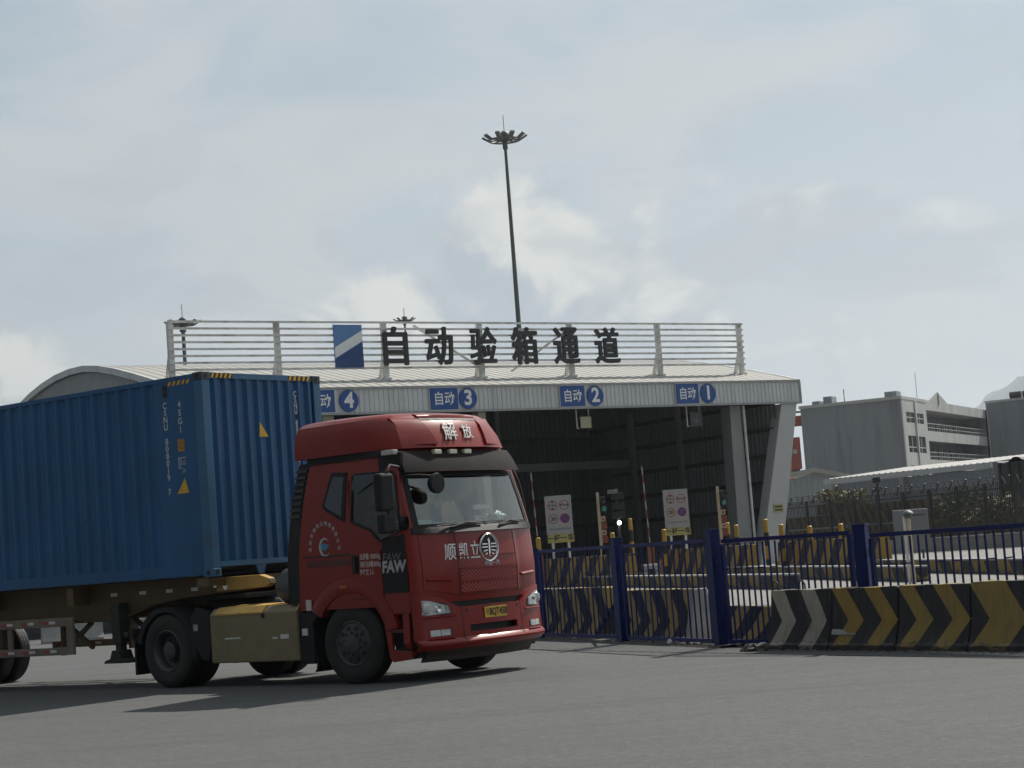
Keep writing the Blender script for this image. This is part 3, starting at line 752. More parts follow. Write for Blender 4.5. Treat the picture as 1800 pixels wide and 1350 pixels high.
# wall lamp, camera and dark equipment on a mast inside the hall
eq = thing('inspection_camera_mast', 'dark mast with scanning units and one lit white lamp inside the hall', 'camera mast', place(1090, 92, 0), 0)
z = lambda v: atz(1090, v, 92)
mb = MB(); mb.box(-.06, .06, -.06, .06, 0, z(858)); mb.build('post', M_wire, eq)
for v in (872, 890, 905):
    mb = MB(); mb.box(-.28, .32, -.2, .2, z(v)-.16, z(v)+.16); mb.build('scanner_unit', M_ink, eq, bevel=.02)
mb = MB(); mb.box(-.45, .05, -.35, -.1, z(864)-.08, z(864)+.1); mb.build('camera', mat('camera_grey', (.16, .17, .17), .5, 0, .1, 5.), eq, bevel=.02)
mb = MB(); mb.lathe([(0, -.26), (.09, -.25), (.10, -.2)], 16, 'y', (.02, 0, z(919))); mb.build('lamp', emis_mat('lit_lamp', (1, .98, .95), 9.), eq)

# bollards
def bollard(u, vtop, vbot, Y, lab, r=.095):
    z1 = atz(u, vtop, Y); z0 = 0. if Y > 95 else IH
    b = thing('bollard', lab, 'bollard', place(u, Y, z0), 0, 'yellow and black bollards')
    h = z1 - z0; n = max(2, round(h/.55))
    mb = MB(); mb.lathe([(r, 0), (r, h - .03), (r*.6, h)], 14); post = mb.build('post', M_bollyel, b, smooth=40)
    for i in range(1, n, 2):
        mb = MB(); mb.lathe([(r+.003, h*(n-1-i)/n), (r+.003, h*(n-i)/n)], 14, caps=False); mb.build('black_band', M_ink, b, smooth=40)
    return b
for (u, v, Y, lab) in ((1077, 936, 82, 'yellow bollard just above the fence post, left of the lit lamp'), (1110, 911, 96, 'dark yellow and black bollard inside the hall, right of the lit lamp'), (1168, 930, 84, 'yellow bollard left of the right limits board'), (1281, 918, 96, 'dull yellow bollard behind the signal by the front column'), (1296, 922, 82, 'short yellow bollard right of the signal by the front column'), (1348, 912, 80, 'tall yellow bollard between the two front columns'), (1375, 921, 76, 'slim yellow bollard at the foot of the raked column'), (1425, 924, 76, 'yellow bollard right of the raked column'), (1480, 920, 74, 'yellow bollard left of the blank grey board'), (946, 945, 82, 'orange-yellow bollard beside the cab corner')):
    bollard(u, v, 0, Y, lab, .10 if Y < 90 else .11)

# payment / control cabinet on the middle island
cabt = thing('control_cabinet', 'pale grey control cabinet with a brown post behind the fence, under the raised arm', 'cabinet', place(1141, 82, IH), .1)
mb = MB(); mb.box(-.28, .28, -.25, .25, 0, .62); mb.build('body', M_sheet, cabt, bevel=.02)
mb = MB(); mb.box(-.36, .3, -.28, .28, .62, .70); mb.build('hood', M_white_steel, cabt, bevel=.01)
mb = MB(); mb.box(-.18, .12, -.262, -.252, .2, .5); mb.build('screen', M_glassdark, cabt)
mb = MB(); mb.box(.38, .56, -.1, .1, 0, .85); mb.build('post', mat('brown_post', (.20, .10, .06), .6, 0, .2, 5.), cabt)

# camera pole, blank board
pole = thing('camera_pole', 'white pole with a dark bowl camera on top standing behind the jersey barriers', 'camera pole', tuple(gnd(1607, 1027)), 0)
Yp = float(gnd(1607, 1027)[1]); zt = atz(1599, 903, Yp)
mb = MB(); mb.tube([(0, 0, 0), (0, 0, zt)], .055, 12); mb.build('post', M_cream, pole, smooth=40)
mb = MB(); mb.tube([(-.10, .03, 0), (-.10, .03, zt-.05)], .035, 10); mb.build('conduit', M_white_steel, pole, smooth=40)
mb = MB(); mb.lathe([(.06, zt-.12), (.12, zt-.07), (.10, zt-.02), (.16, zt), (.13, zt+.05), (.05, zt+.09), (0, zt+.1)], 18); mb.build('camera_dome', M_mast, pole, smooth=50)
mb = MB(); mb.bar((.05, 0, zt-.04), (.42, 0, zt-.05), .03); mb.build('arm', M_wire, pole)
bb = thing('blank_board', 'blank grey back of a rounded traffic board in front of the spiked fence', 'sign board', place(1605, 78, 0), .1)
k = 78/F; z1, z0 = atz(1605, 895, 78), .5
mb = MB(); mb.box(-33*k, 31*k, -.03, .03, z0, z1); mb.build('panel', mat('board_back_grey', (.17, .175, .19), .6, 0, .06, 2.), bb, bevel=.028)
for x in (-.4, .4):
    mb = MB(); mb.tube([(x, .07, 0), (x, .07, z1-.2)], .045, 8); mb.build('post', M_wire, bb, smooth=40)

# ================================================================== BLUE FENCE
jb0 = np.array([3.33, 25.93]); JE = np.array([5.58, 22.02]) - jb0; JE = JE/np.linalg.norm(JE)     # line of the chevron barriers
def fpt(t, out=0.): p = FP1 + FE*t + FN*out; return p
T2 = float(np.linalg.norm(FP2 - FP1)); T3 = T2 + 4.5; T4 = T3 + 4.2
FYAW = math.atan2(FE[1], FE[0])
P3 = at(1516, 975, 25.0)[:2]; P4 = P3 + JE*4.2
def gate_post(P, h, lab, yaw):
    b = thing('steel_post', lab, 'post', (P[0], P[1], 0), yaw, 'thick blue gate posts')
    mb = MB(); mb.box(-.085, .085, -.07, .07, 0, h); mb.build('post', M_fence, b, bevel=.008)
    mb = MB(); mb.box(-.095, .095, -.08, .08, h, h+.015); mb.build('cap', M_fence, b, bevel=.003)
    for z in (.45, 1.2):
        mb = MB(); mb.tube([(.125, -.03, z-.06), (.125, -.03, z+.06)], .025, 8); mb.build('hinge', M_fence, b)
gate_post(FP1, 1.65, 'blue gate post nearest the red cab, at the end of the first panel', FYAW)
gate_post(FP2, 1.65, 'thick blue gate post standing left of the jersey barriers', FYAW)
gate_post(P3, 1.56, 'blue gate post rising behind the jersey barriers', math.atan2(JE[1], JE[0]) + .5)
rb_ = random.Random(11)
for (A_, B_, z0, z1, sp, lab) in ((FP1 - FE*3.4, FP1 - FE*.2, .10, 1.54, .185, 'blue bar gate with a diagonal, beside the cab bumper'), (FP1 + FE*.2, FP2 - FE*.2, .09, 1.52, .185, 'blue bar gate between the two thick left posts'), (FP2, P3, .08, 1.485, .115, 'blue bar gate ending behind the first jersey barrier'), (P3, P4, .08, 1.42, .15, 'blue bar gate above the right jersey barriers')):
    D_ = (B_-A_)/np.linalg.norm(B_-A_)
    if A_ is FP2 or A_ is P3: A_ = A_ + D_*.2
    if B_ is P3: B_ = B_ - D_*.2
    L = float(np.linalg.norm(B_-A_)); yaw = math.atan2(D_[1], D_[0])
    g = thing('barred_gate', lab, 'gate', (A_[0], A_[1], 0), yaw, 'blue bar gates')
    mb = MB(); mb.bar((0, 0, z1), (L, 0, z1-.012), .05, .055); mb.build('top_rail', M_fence, g)
    mb = MB(); mb.bar((0, 0, z0), (L, 0, z0), .05, .055); mb.build('bottom_rail', M_fence, g)
    n = round(L/sp)
    for i in range(n+1):
        x = L*i/n; w = .055 if i in (0, n) else .02; j_ = rb_.uniform(-.007, .007) if 0 < i < n else 0
        mb = MB(); mb.bar((x + j_, 0, z0+.0275), (x - j_*.6, 0, z1-.04), w); mb.build('bar', M_fence, g)
    for i in range(0, n, 2):
        a_, c_ = L*i/n, L*(i+1)/n; zz = z0 + (z1-z0)*.72
        mb = MB(); mb.bar((a_+.012, 0, zz), (c_-.012, 0, zz + rb_.uniform(-.006, .006)), .016); mb.build('cross_bar', M_fence, g)
    if 'diagonal' in lab:
        mb = MB(); mb.bar((L-.95, .03, z0+.03), (L-.05, .03, z0+.55), .04); mb.build('diagonal', M_fence, g)
# the fence goes on behind the truck
t = -3.7; i = 0
while t > -44:
    p = fpt(t); b = thing('steel_post', 'far blue fence post behind the truck, seen under the chassis', 'post', (p[0], p[1], 0), FYAW, 'far blue fence posts behind the truck')
    mb = MB(); mb.box(-.07, .07, -.07, .07, 0, 1.6); mb.build('post', M_fence, b)
    p = fpt(t-3.5); L = 3.4; g = thing('barred_fence', 'far blue bar fence panel behind the truck, seen under the trailer', 'fence', (p[0], p[1], 0), FYAW, 'far blue fence panels behind the truck')
    mb = MB()
    for z in (.12, 1.5): mb.bar((0, 0, z), (L-.1, 0, z), .05)
    for j in range(18): mb.bar((L*j/18+.05, 0, .15), (L*j/18+.05, 0, 1.47), .022)
    mb.build('bars', M_fence, g); t -= 3.6

# ================================================================== FOREGROUND JERSEY BARRIERS
us_ = [1374, 1482, 1600, 1728, 1850]
pts = [online(jb0, JE, u, 1140)[0] for u in us_]
cols = [((.36, .34, .285), 'pale worn jersey barrier with whitish chevrons, first from the blue fence'), ((.29, .185, .038), 'yellow and black chevron jersey barrier with a peeling foot, second from the fence'), ((.28, .19, .045), 'chevron jersey barrier with a dark painted scar low on it, third from the fence'), ((.275, .19, .05), 'broad chevron jersey barrier cut by the right edge of the photo')]
for i in range(4):
    P0, P1 = pts[i], pts[i+1]; L = float(np.linalg.norm(P1-P0)); gap = .012
    m = stripe_mat('chevron%d' % i, cols[i][0], blk, L/2.0 if i < 3 else L*.8, (.62, .85, .85, .8)[i], .38, True, (-.36, -.50, -.50, -.34)[i], .47 if i < 3 else .68, .38)
    e = (P1-P0)/L
    jersey('jersey_barrier', cols[i][1], P0 + e*gap, P1 - e*gap, 0, (.78, .78, .785, .80)[i], m, 'chevron jersey barriers along the road', .5, .2)
    if i < 4:
        for q in (.25, .75):
            pass
sc_ = [o for o in SC.objects if o.get('label') == cols[1][1]][0]
mb = MB(); rs = random.Random(5); face = lambda z: -.15 - (.3276-z)*.307 - .007
top = [(.02 + .05*i, .255 + rs.uniform(-.012, .022) - .0022*i*i*.4) for i in range(10)]
mb.prism(top + [(.50, .215), (.28, .205), (.02, .20)], lambda x, z: (x, face(z), z), lambda x, z: (x, face(z)+.012, z)); mb.build('peeling_patch', mat('peeling_white', (.30, .31, .31), .8, 0, .3, 12.), sc_)
# lifting loops on the first barrier
for q, lab in ((-.03, 'first'), (.55, 'second')):
    p = pts[0] + JE*(q if q > 0 else -.02)
    mb = MB(); mb.tube([(-.09, 0, .0), (-.085, 0, .07), (-.045, 0, .115), (0, 0, .125), (.045, 0, .115), (.085, 0, .07), (.09, 0, 0)], .012, 8)
    o = mb.build('lifting_loop', M_wire, loc=(p[0], p[1], .77), rz=FYAW, smooth=40)
    tag(o, 'dark wire loop at the left end of the pale barrier' if q < 0 else 'dark wire loop behind the top of the pale barrier', 'loop', 'wire lifting loops')
# barriers standing behind the fence
bk = FP2 - FN*.62
for i, (u0, u1, h, sl, ph, lab) in enumerate(((953, 1082, .86, .5, .2, 'striped jersey barrier behind the first blue gate panel'), (1104, 1226, .80, .5, .3, 'striped jersey barrier behind the second blue gate panel, grey end showing'), (1276, 1395, .54, .9, .1, 'low dirty striped block behind the third blue gate panel'))):
    P0, P1 = online(bk, FE, u0, 1080)[0], online(bk, FE, u1, 1080)[0]; L = float(np.linalg.norm(P1-P0))
    m = stripe_mat('rear_chevron%d' % i, (.38, .27, .075), blk, .75 if i < 2 else .8, (.85, .85, -1.1)[i], .30 if i < 2 else .6, i < 2, ph, .48, .2)
    o = jersey('jersey_barrier', lab, P0, P1, 0, h, m, 'striped barriers behind the blue fence', .55, .24)
    if i == 1:   # bare concrete end
        e = (P1-P0)/L; jersey('jersey_barrier', 'bare grey concrete barrier stub closing the row behind the second gate panel', P1 + e*.005, P1 + e*.16, 0, h, M_concrete, 'striped barriers behind the blue fence', .55, .24)

# rubble and litter along the fence foot
def lump(name, label, x, y, r, m, cat, seed, flat=.6, group=None):
    bm = bmesh.new(); bmesh.ops.create_icosphere(bm, subdivisions=2, radius=r); rr = random.Random(seed)
    for v in bm.verts:
        s_ = 1 + rr.uniform(-.32, .28); v.co = Vector((v.co.x*s_, v.co.y*s_, v.co.z*s_*flat))
    me = bpy.data.meshes.new(name); bm.to_mesh(me); bm.free(); me.materials.append(m)
    o = bpy.data.objects.new(name, me); COL.objects.link(o); o.location = (x, y, r*flat*.55 + (.03 if name in ('litter', 'stone') else 0)); return tag(o, label, cat, group)
M_rub = mat('rubble', (.12, .115, .105), .95, 0, .6, 14., bump=1., bscale=30.)
p = pts[0]
for i in range(9):
    q = p + FE*random.uniform(-.2, .22) + FN*random.uniform(.2, .5)
    lump('rubble_lump', 'dark lump of rubble heaped at the left foot of the pale jersey barrier', q[0], q[1], random.uniform(.05, .11), M_rub, 'rubble', i, .6, 'rubble at the barrier foot')
M_paper = mat('litter_white', (.75, .75, .73), .8, 0, .1, 10.)
for (u, v, r, lab) in ((1185, 1134, .10, 'largest crumpled white scrap on the ground under the second gate panel'), (1176, 1124, .05, 'small white scrap caught just under the second gate panel rail'), (1196, 1131, .06, 'pale scrap right beside the largest white scrap')):
    q = gnd(u, v); lump('litter', lab, q[0], q[1], r, M_paper, 'litter', int(u), .45)
for (u, v, r) in ((1212, 1135, .06), (1226, 1135, .07), (1240, 1135, .075), (1252, 1135, .08), (1080, 1131, .04), (1040, 1128, .04), (1145, 1133, .045), (1300, 1138, .05), (1330, 1139, .045), (1010, 1126, .04), (1462, 1143, .04)):
    q = gnd(u, v); lump('stone', 'small pale broken stone lying along the foot of the blue fence', q[0], q[1], r, M_concrete, 'stone', int(u), .4, 'broken stones along the fence foot')

rg = random.Random(21); mb = MB()
for i in range(260):
    t = rg.uniform(-.3, 5.2); w = abs(rg.gauss(0, .10)); P = jb0 + JE*t + np.array([JE[1], -JE[0]])*(.27 + w); r_ = rg.uniform(.008, .028)
    mb.add([(P[0]-r_, P[1]-r_*.6, .002), (P[0]+r_*.9, P[1]-r_*.7, .002), (P[0]+r_*.6, P[1]+r_, .002), (P[0]-r_*.7, P[1]+r_*.8, .002), (P[0], P[1], .002+r_*.9)], [(0,1,4), (1,2,4), (2,3,4), (3,0,4)])
tag(mb.build('grit', mat('grit_grey', (.13, .125, .115), .95, 0, .5, 20.)), kind='stuff')

# ================================================================== FLOODLIGHT MASTS
def mast(u, vtop, Y, head_px, w_top, w_bot, lab, n=9):
    zt = atz(u, vtop, Y); p = at(u, vtop, Y); r = head_px*Y/F
    # foot directly below
    t = thing('floodlight_mast', lab, 'floodlight mast', (float(p[0]), float(p[1]), 0), 0, 'tall floodlight masts')
    mb = MB(); k = Y/F; mb.tube([(0, 0, 0), (0, 0, zt*.5), (0, 0, zt)], [w_bot*k/2, (w_bot*.55+w_top*.45)*k/2, w_top*k/2], 12); mb.build('pole', M_mast, t, smooth=60)
    mb = MB()
    for rr_, zz in ((r*.70, zt-.15), (r*.36, zt-.1)):
        mb.tube([(rr_*math.cos(2*math.pi*j/24), rr_*math.sin(2*math.pi*j/24), zz) for j in range(25)], r*.045, 6)
    for j in range(n):
        a_ = 2*math.pi*j/n + .2; mb.bar((.1*math.cos(a_), .1*math.sin(a_), zt-.1), (r*.70*math.cos(a_), r*.70*math.sin(a_), zt-.15), r*.05)
    mb.build('ring', M_mast, t)
    for j in range(n):
        a_ = 2*math.pi*j/n + .2; c, s_ = math.cos(a_), math.sin(a_)
        M = Matrix.Translation((r*.86*c, r*.86*s_, zt+.03)) @ Matrix.Rotation(a_, 4, 'Z') @ Matrix.Rotation(R(-32), 4, 'Y')
        mb = MB(); mb.box(-r*.19, r*.17, -r*.10, r*.10, -r*.04, r*.04, M); mb.build('floodlight', M_mast, t)
    mb = MB(); mb.lathe([(w_top*k*.9, zt-r*.5), (w_top*k*.9, zt+r*.1), (r*.24, zt+r*.1), (r*.22, zt+r*.22), (r*.1, zt+r*.32), (0, zt+r*.34)], 16); mb.build('cap', M_mast, t, smooth=50)
    mb = MB(); mb.tube([(0, 0, zt+r*.3), (0, 0, zt+r*1.05)], .03*Y/150, 6); mb.build('lightning_rod', M_mast, t)
mast(887, 243, 150, 40, 5.0, 12.5, 'tallest grey floodlight mast rising behind the middle of the hall')
mast(321, 568, 175, 32, 6.5, 8., 'floodlight mast showing its lamp ring at the left end of the roof rack', 8)
mast(711, 562, 290, 20, 3.2, 6., 'small far floodlight mast just above the roof rack left of the characters', 8)

# ================================================================== RIGHT-HAND BACKGROUND
# grey housing block: local x along its blank wall (to the right), y to the back along its galleries
C0 = at(1581, 695, 215); DYAW = math.atan2(-.43, .90)
dorm = thing('dormitory_block', 'grey concrete housing block with a blank side wall, galleries and a small gable', 'building', (float(C0[0]), float(C0[1]), 0), DYAW)
DA = np.array([math.cos(DYAW), math.sin(DYAW)]); DB = np.array([-math.sin(DYAW), math.cos(DYAW)]); D0 = C0[:2]
def dly(u, x=0., v=760.): return online(D0 + DA*x, DB, u, v)[1]
def dlx(u, y=0., v=760.): return online(D0 + DB*y, DA, u, v)[1]
HT = float(C0[2]) - .40; xl = dlx(1406, 0, 712); y1 = dly(1629, 0); 
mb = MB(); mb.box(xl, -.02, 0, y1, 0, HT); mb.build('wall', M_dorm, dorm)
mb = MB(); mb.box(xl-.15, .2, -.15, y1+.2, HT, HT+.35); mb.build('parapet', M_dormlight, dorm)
mb = MB(); mb.box(xl*.75-.4, xl*.75+.6, 1, 3, HT+.35, HT+1.2); mb.box(xl*.9, xl*.9+.8, 1, 3, HT+.35, HT+.8); mb.box(-3, -1.6, 5, 7, HT+.35, HT+1.3); mb.build('roof_house', M_dorm, dorm)
mb = MB(); mb.tube([(-.6, y1-.6, HT+.3), (-.6, y1-.6, HT+3.6)], .03, 6); mb.tube([(xl*.62, 3, HT+.3), (xl*.62, 3, HT+2)], .05, 6); mb.build('aerial', M_wire, dorm)
# right-hand end face with two columns of windows
ef = MB(); ef.box(0, .16, 0, 1.6, 0, HT-.01); ef.box(0, .16, y1-1.5, y1, 0, HT-.01); ef.box(0, .16, 1.6, y1-1.5, HT-1.4, HT-.01)
ym = (y1+.4)/2; ef.box(0, .3, ym-.25, ym+.25, 0, HT-.015)
rows = [(15.0-1.9, 15.0), (11.6-1.9, 11.6), (8.2-1.9, 8.2)]
zt_ = HT-1.4
for (za, zb) in rows:
    zb2 = zb
    ef.box(0, .159, 1.6, y1-1.5, zb2 - 0, zt_); zt_ = za
ef.box(0, .159, 1.6, y1-1.5, 0, zt_)
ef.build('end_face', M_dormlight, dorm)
for (za, zb) in rows:
    for (ya, yb) in ((1.65, ym-.26), (ym+.26, y1-1.55)):
        mb = MB(); mb.box(.01, .05, ya, yb, za+.02, zb-.02); w_ = mb.build('window', M_dormdark, dorm)
        mb = MB(); mb.box(.05, .11, (ya+yb)/2-.06, (ya+yb)/2+.06, za+.02, zb-.02); mb.box(.05, .10, ya, yb, za+.55, za+.66); mb.build('window_frame', M_dormlight, w_)
# gallery wing running back from the end face
y2 = dly(1734, 0, 760); GX = -1.4
zT = 1.51 + (914.7-711)*float((D0+DB*(y1+y2)/2)[1])/F
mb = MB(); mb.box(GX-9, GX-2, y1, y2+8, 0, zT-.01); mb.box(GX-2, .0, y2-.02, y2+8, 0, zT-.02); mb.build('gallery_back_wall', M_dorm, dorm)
mb = MB(); mb.box(GX-2, .1, y1+.02, y2-.02, zT-1.15, zT); mb.build('lintel', M_dormlight, dorm)
for f_ in (zT-4.45, zT-7.85, zT-11.2):
    mb = MB(); mb.box(GX-2, .0, y1+.02, y2-.02, f_, f_+.25); mb.box(-.18, .05, y1+.02, y2-.02, f_-.35, f_+.85); mb.build('gallery_floor', M_dormlight, dorm)
    mb = MB()
    for z in (f_+1.25, f_+1.75): mb.bar((-.06, y1+.05, z), (-.06, y2-.05, z), .07)
    yy = y1+.4
    while yy < y2: mb.bar((-.06, yy, f_+.85), (-.06, yy, f_+1.75), .06); yy += 1.3
    mb.build('railing', M_dormlight, dorm)
    yy = y1+1.5
    while yy < y2-1.6:
        mb = MB(); mb.box(GX-1.99, GX-1.93, yy, yy+1., f_+.25, f_+2.5); mb.build('door', M_dormdark, dorm); yy += 3.4
mb = MB(); gy0, gy1 = dly(1631, 0, 710), dly(1664, 0, 710)
mb.prism([(gy0+.1, zT), (gy1, zT), ((gy0+gy1)/2, zT+1.25)], lambda y, z: (-.3, y, z), lambda y, z: (.1, y, z)); mb.build('gable', M_dormlight, dorm)
mb = MB(); mb.prism([((gy0+gy1)/2-.1, zT-.3), ((gy0+gy1)/2+.25, zT-.3), ((gy0+gy1)/2+.1, zT+1.15)], lambda y, z: (.1, y, z), lambda y, z: (.22, y, z)); mb.build('gable_rib', M_dorm, dorm)
# second wing, seen by its blank wall
HT2 = 1.51 + (909-706)*float((D0+DB*y2)[1])/F
w2 = thing('dormitory_block', 'grey blank-walled wing of housing at the far right edge, dark tanks on its roof', 'building', (float(C0[0]), float(C0[1]), 0), DYAW)
x2 = dlx(1737, y2, 760)
mb = MB(); mb.box(x2, x2+26, y2, y2+14, 0, HT2); mb.build('wall', M_dorm, w2)
mb = MB(); mb.box(x2-.1, x2+26, y2-.12, y2+14, HT2, HT2+.3); mb.build('parapet', M_dormlight, w2)
mb = MB(); mb.tube([(x2+.15, y2-.2, 0), (x2+.15, y2-.2, HT2-1)], .09, 8); mb.build('drainpipe', M_dormlight, w2)
for dxx in (2.9, 4.6):
    mb = MB(); mb.tube([(x2+dxx, y2+2, HT2+.9), (x2+dxx+1.5, y2+2, HT2+.9)], .42, 12); mb.box(x2+dxx, x2+dxx+1.5, y2+1.8, y2+2.2, HT2+.3, HT2+.6); mb.build('water_tank', M_wire, w2, smooth=40)

# small gable shed and long low warehouse
gs = thing('gabled_shed', 'small pale ribbed metal shed with a low gable behind the spiked fence', 'shed', (0, 0, 0))
Y = 168; a_, b2, c_ = at(1372, 835, Y), at(1431, 824, Y), at(1489, 835, Y)
cx = corrug(float(c_[0]-a_[0]), .5, .06, .7, .2)
def gzz(x): 
    m_ = float(b2[0]); t_ = abs(x-m_)/(float(c_[0])-m_); return float(b2[2]) - t_*(float(b2[2])-float(c_[2]))
mb = MB(); mb.sheet(lambda i, t: (float(a_[0])+cx[int(i)][0], Y - cx[int(i)][1], t*(gzz(float(a_[0])+cx[int(i)][0])-.3)), list(range(len(cx))), [0, 1]); mb.build('wall', mat('shed_ribbed_metal', (.30, .33, .35), .5, .1, .06, .5), gs)
mb = MB(); mb.prism([(float(a_[0])-.4, float(a_[2])-.35), (float(b2[0]), float(b2[2])-.3), (float(c_[0])+.4, float(c_[2])-.35), (float(c_[0])+.4, float(c_[2])), (float(b2[0]), float(b2[2])+.08), (float(a_[0])-.4, float(a_[2]))], lambda x, z: (x, Y-.4, z), lambda x, z: (x, Y+14, z)); mb.build('roof', M_roof, gs)
wh = thing('warehouse', 'long low warehouse with a bright white metal roof below the housing block', 'warehouse', (0, 0, 0))
P0, P1 = at(1461, 839, 152), at(1745, 816, 139)
d = (P1-P0)[:2]; L = float(np.linalg.norm(d)); wy = math.atan2(d[1], d[0]); wh.location = (float(P0[0]), float(P0[1]), 0); wh.rotation_euler = (0, 0, wy)
ez = float(P0[2]+P1[2])/2
cx = corrug(L, .6, .05, .75, .2)
mb = MB(); mb.sheet(lambda i, z: (cx[int(i)][0], -cx[int(i)][1], z), list(range(len(cx))), [0, ez-.45]); mb.build('wall', mat('warehouse_wall', (.22, .25, .30), .5, .1, .06, .4), wh)
cx2 = corrug(L+.6, .6, .05, .75, .2)
mb = MB(); mb.sheet(lambda i, y: (-.3+cx2[int(i)][0], y, ez + (y+.5)/9*.62 + cx2[int(i)][1]), list(range(len(cx2))), [-.5, 3, 6, 8.5]); mb.build('roof', mat('bright_white_roof', (.31, .31, .30), .7, 0, .05, .5), wh)
mb = MB(); mb.box(-.3, L+.3, -.62, -.4, ez-.40, ez-.03); mb.build('gutter', mat('warehouse_gutter', (.40, .42, .44), .5, .1, .1, 1.), wh)
for x in (.35, L*.47):
    mb = MB(); mb.tube([(x, -.2, 0), (x, -.2, ez-.45)], .10, 8); mb.lathe([(.12, ez-1.0), (.26, ez-.6), (.26, ez-.46)], 10, 'z', (x, -.25, 0)); mb.build('downpipe', M_sheet, wh)

# crane parts glimpsed between hall and housing
cr_ = thing('harbour_crane', 'dark red crane beams and leg glimpsed between the hall and the housing block', 'crane', place(1402, 300, 0), 0)
k = 300/F
def cz(v): return atz(1402, v, 300)
mb = MB(); mb.box(-14*k, 34*k, -1, 1, cz(749), cz(731.5)); mb.build('beam', M_rust, cr_)
mb = MB(); mb.box(-16*k, 18*k, -1, 1, cz(825), cz(769)); mb.box(-16*k, 3*k, -1, 1, cz(840), cz(825)); mb.build('lower_beam', M_rust, cr_)
mb = MB(); mb.box(-14*k, 6*k, 1.2, 4, cz(769), cz(758)); mb.build('machine_house', M_dorm, cr_)
mb = MB(); mb.box(-2*k, 14*k, -1, 1, 0, cz(825)); mb.build('leg', mat('crane_brown', (.07, .035, .03), .7, 0, .3, .4), cr_)
mb = MB(); mb.lathe([(0, -1.3), (4.2*k, -1.25), (4.6*k, -1.02), (0, -1.01)], 20, 'y', (7*k, 0, cz(794))); mb.build('service_window', M_sheet, cr_)
mb = MB()
for q in (-10, 0, 10): mb.bar((q*k, -1, cz(731.5)), (q*k, -1, cz(724.5)), .22)
mb.bar((-14*k, -1, cz(725)), (30*k, -1, cz(725)), .28); mb.build('handrail', M_wire, cr_)
ob = thing('orange_cabin', 'orange crane cabin standing low behind the raked column', 'cabin', place(1392, 290, 0), 0)
k = 290/F; mb = MB(); mb.box(-7*k, 8*k, -2, 2, 0, atz(1392, 798, 290)); mb.build('body', M_orange, ob, bevel=.15)
mb = MB(); mb.box(-4*k, -.5*k, -2.1, -2.01, atz(1392, 815, 290), atz(1392, 809, 290)); mb.build('window', M_dormdark, ob)

# spiked fence on a low wall, stacks of striped blocks behind it
Q0, Q1 = at(1374, 950, 116)[:2], at(1840, 950, 97)[:2]
d = Q1-Q0; SL = float(np.linalg.norm(d)); SY = math.atan2(d[1], d[0]); WALLH = .75
lw = thing('retaining_wall', 'low grey concrete wall carrying the dark spiked fence', 'wall', (Q0[0], Q0[1], 0), SY)
mb = MB(); mb.box(0, SL, -.25, .25, 0, WALLH-.1); mb.build('wall_body', M_concrete, lw)
mb = MB(); mb.box(-.05, SL, -.3, .3, WALLH-.1, WALLH); mb.build('coping', M_concrete, lw, bevel=.02)
sf = thing('spiked_fence', 'dark picket fence topped with forked barbed wire arms, right background', 'fence', (Q0[0], Q0[1], WALLH), SY)
FH = 2.45
mb = MB(); n = int(SL/.135)
for i in range(n):
    x = SL*i/n; mb.bar((x, 0, .05), (x, 0, FH+.1), .035); 
    mb.add([(x-.018, -.018, FH+.1), (x+.018, -.018, FH+.1), (x+.018, .018, FH+.1), (x-.018, .018, FH+.1), (x, 0, FH+.24)], [(0,1,4), (1,2,4), (2,3,4), (3,0,4)])
mb.build('pickets', M_wire, sf)
for z in (.25, FH-.15):
    mb = MB(); mb.box(0, SL, -.03, .03, z-.03, z+.03); mb.build('rail', M_wire, sf)
x = .55
while x < SL:
    mb = MB(); mb.box(x-.08, x+.08, -.08, .08, 0, FH+.15); mb.build('post', M_wire, sf); x += 2.15
x = .0; arms = []
while x < SL:
    mb = MB(); mb.bar((x, 0, FH+.0), (x+.32, -.02, FH+.5), .055); mb.bar((x, 0, FH+.0), (x-.32, .02, FH+.5), .055); mb.build('forked_arm', M_wire, sf); x += 1.075
for dz_, dxo in ((.18, 0), (.32, 0), (.46, 0)):
    mb = MB()
    mb.bar((0, 0, FH+dz_), (SL, 0, FH+dz_), .016); xx = .2
    while xx < SL:
        mb.bar((xx-.04, -.03, FH+dz_-.04), (xx+.04, .03, FH+dz_+.04), .012); xx += .3
    mb.build('barbed_wire', M_wire, sf)
# stacked striped blocks
sd = d/SL; sn = np.array([-sd[1], sd[0]])
def stack_row(u0, u1, v0, v1, off, lab, group):
    base = Q0 + sn*off
    A_, _ = online(base, sd, u0); B_, _ = online(base, sd, u1)
    L = float(np.linalg.norm(B_-A_)); n = max(1, round(L/2.1)); Yc = float((A_+B_)[1])/2
    uc = (u0+u1)/2; z1, z0 = atz(uc, v0, Yc), atz(uc, v1, Yc)
    for i in range(n):
        a_ = A_ + (B_-A_)*i/n; c_ = A_ + (B_-A_)*(i+1)/n - sd*.05
        jersey('stacked_block', lab, a_, c_, z0, z1-z0, stripe_mat('stack_stripe', (.20, .14, .04), (.03, .03, .03), .62, .5, 0, False, .2, .5, .6), group, .6, .45, 'barrier', False)
G = 'striped blocks stacked behind the spiked fence'
stack_row(1376, 1650, 925, 955, 1.6, 'worn striped block in the bottom tier behind the spiked fence', G)
stack_row(1376, 1572, 904, 924.6, 1.7, 'worn striped block in the second tier behind the spiked fence', G)
stack_row(1500, 1640, 882, 903.6, 1.8, 'worn striped block in the third tier behind the spiked fence', G)
stack_row(1446, 1486, 885, 903.6, 1.8, 'lone pair of dark striped blocks on the third tier, left part', G)

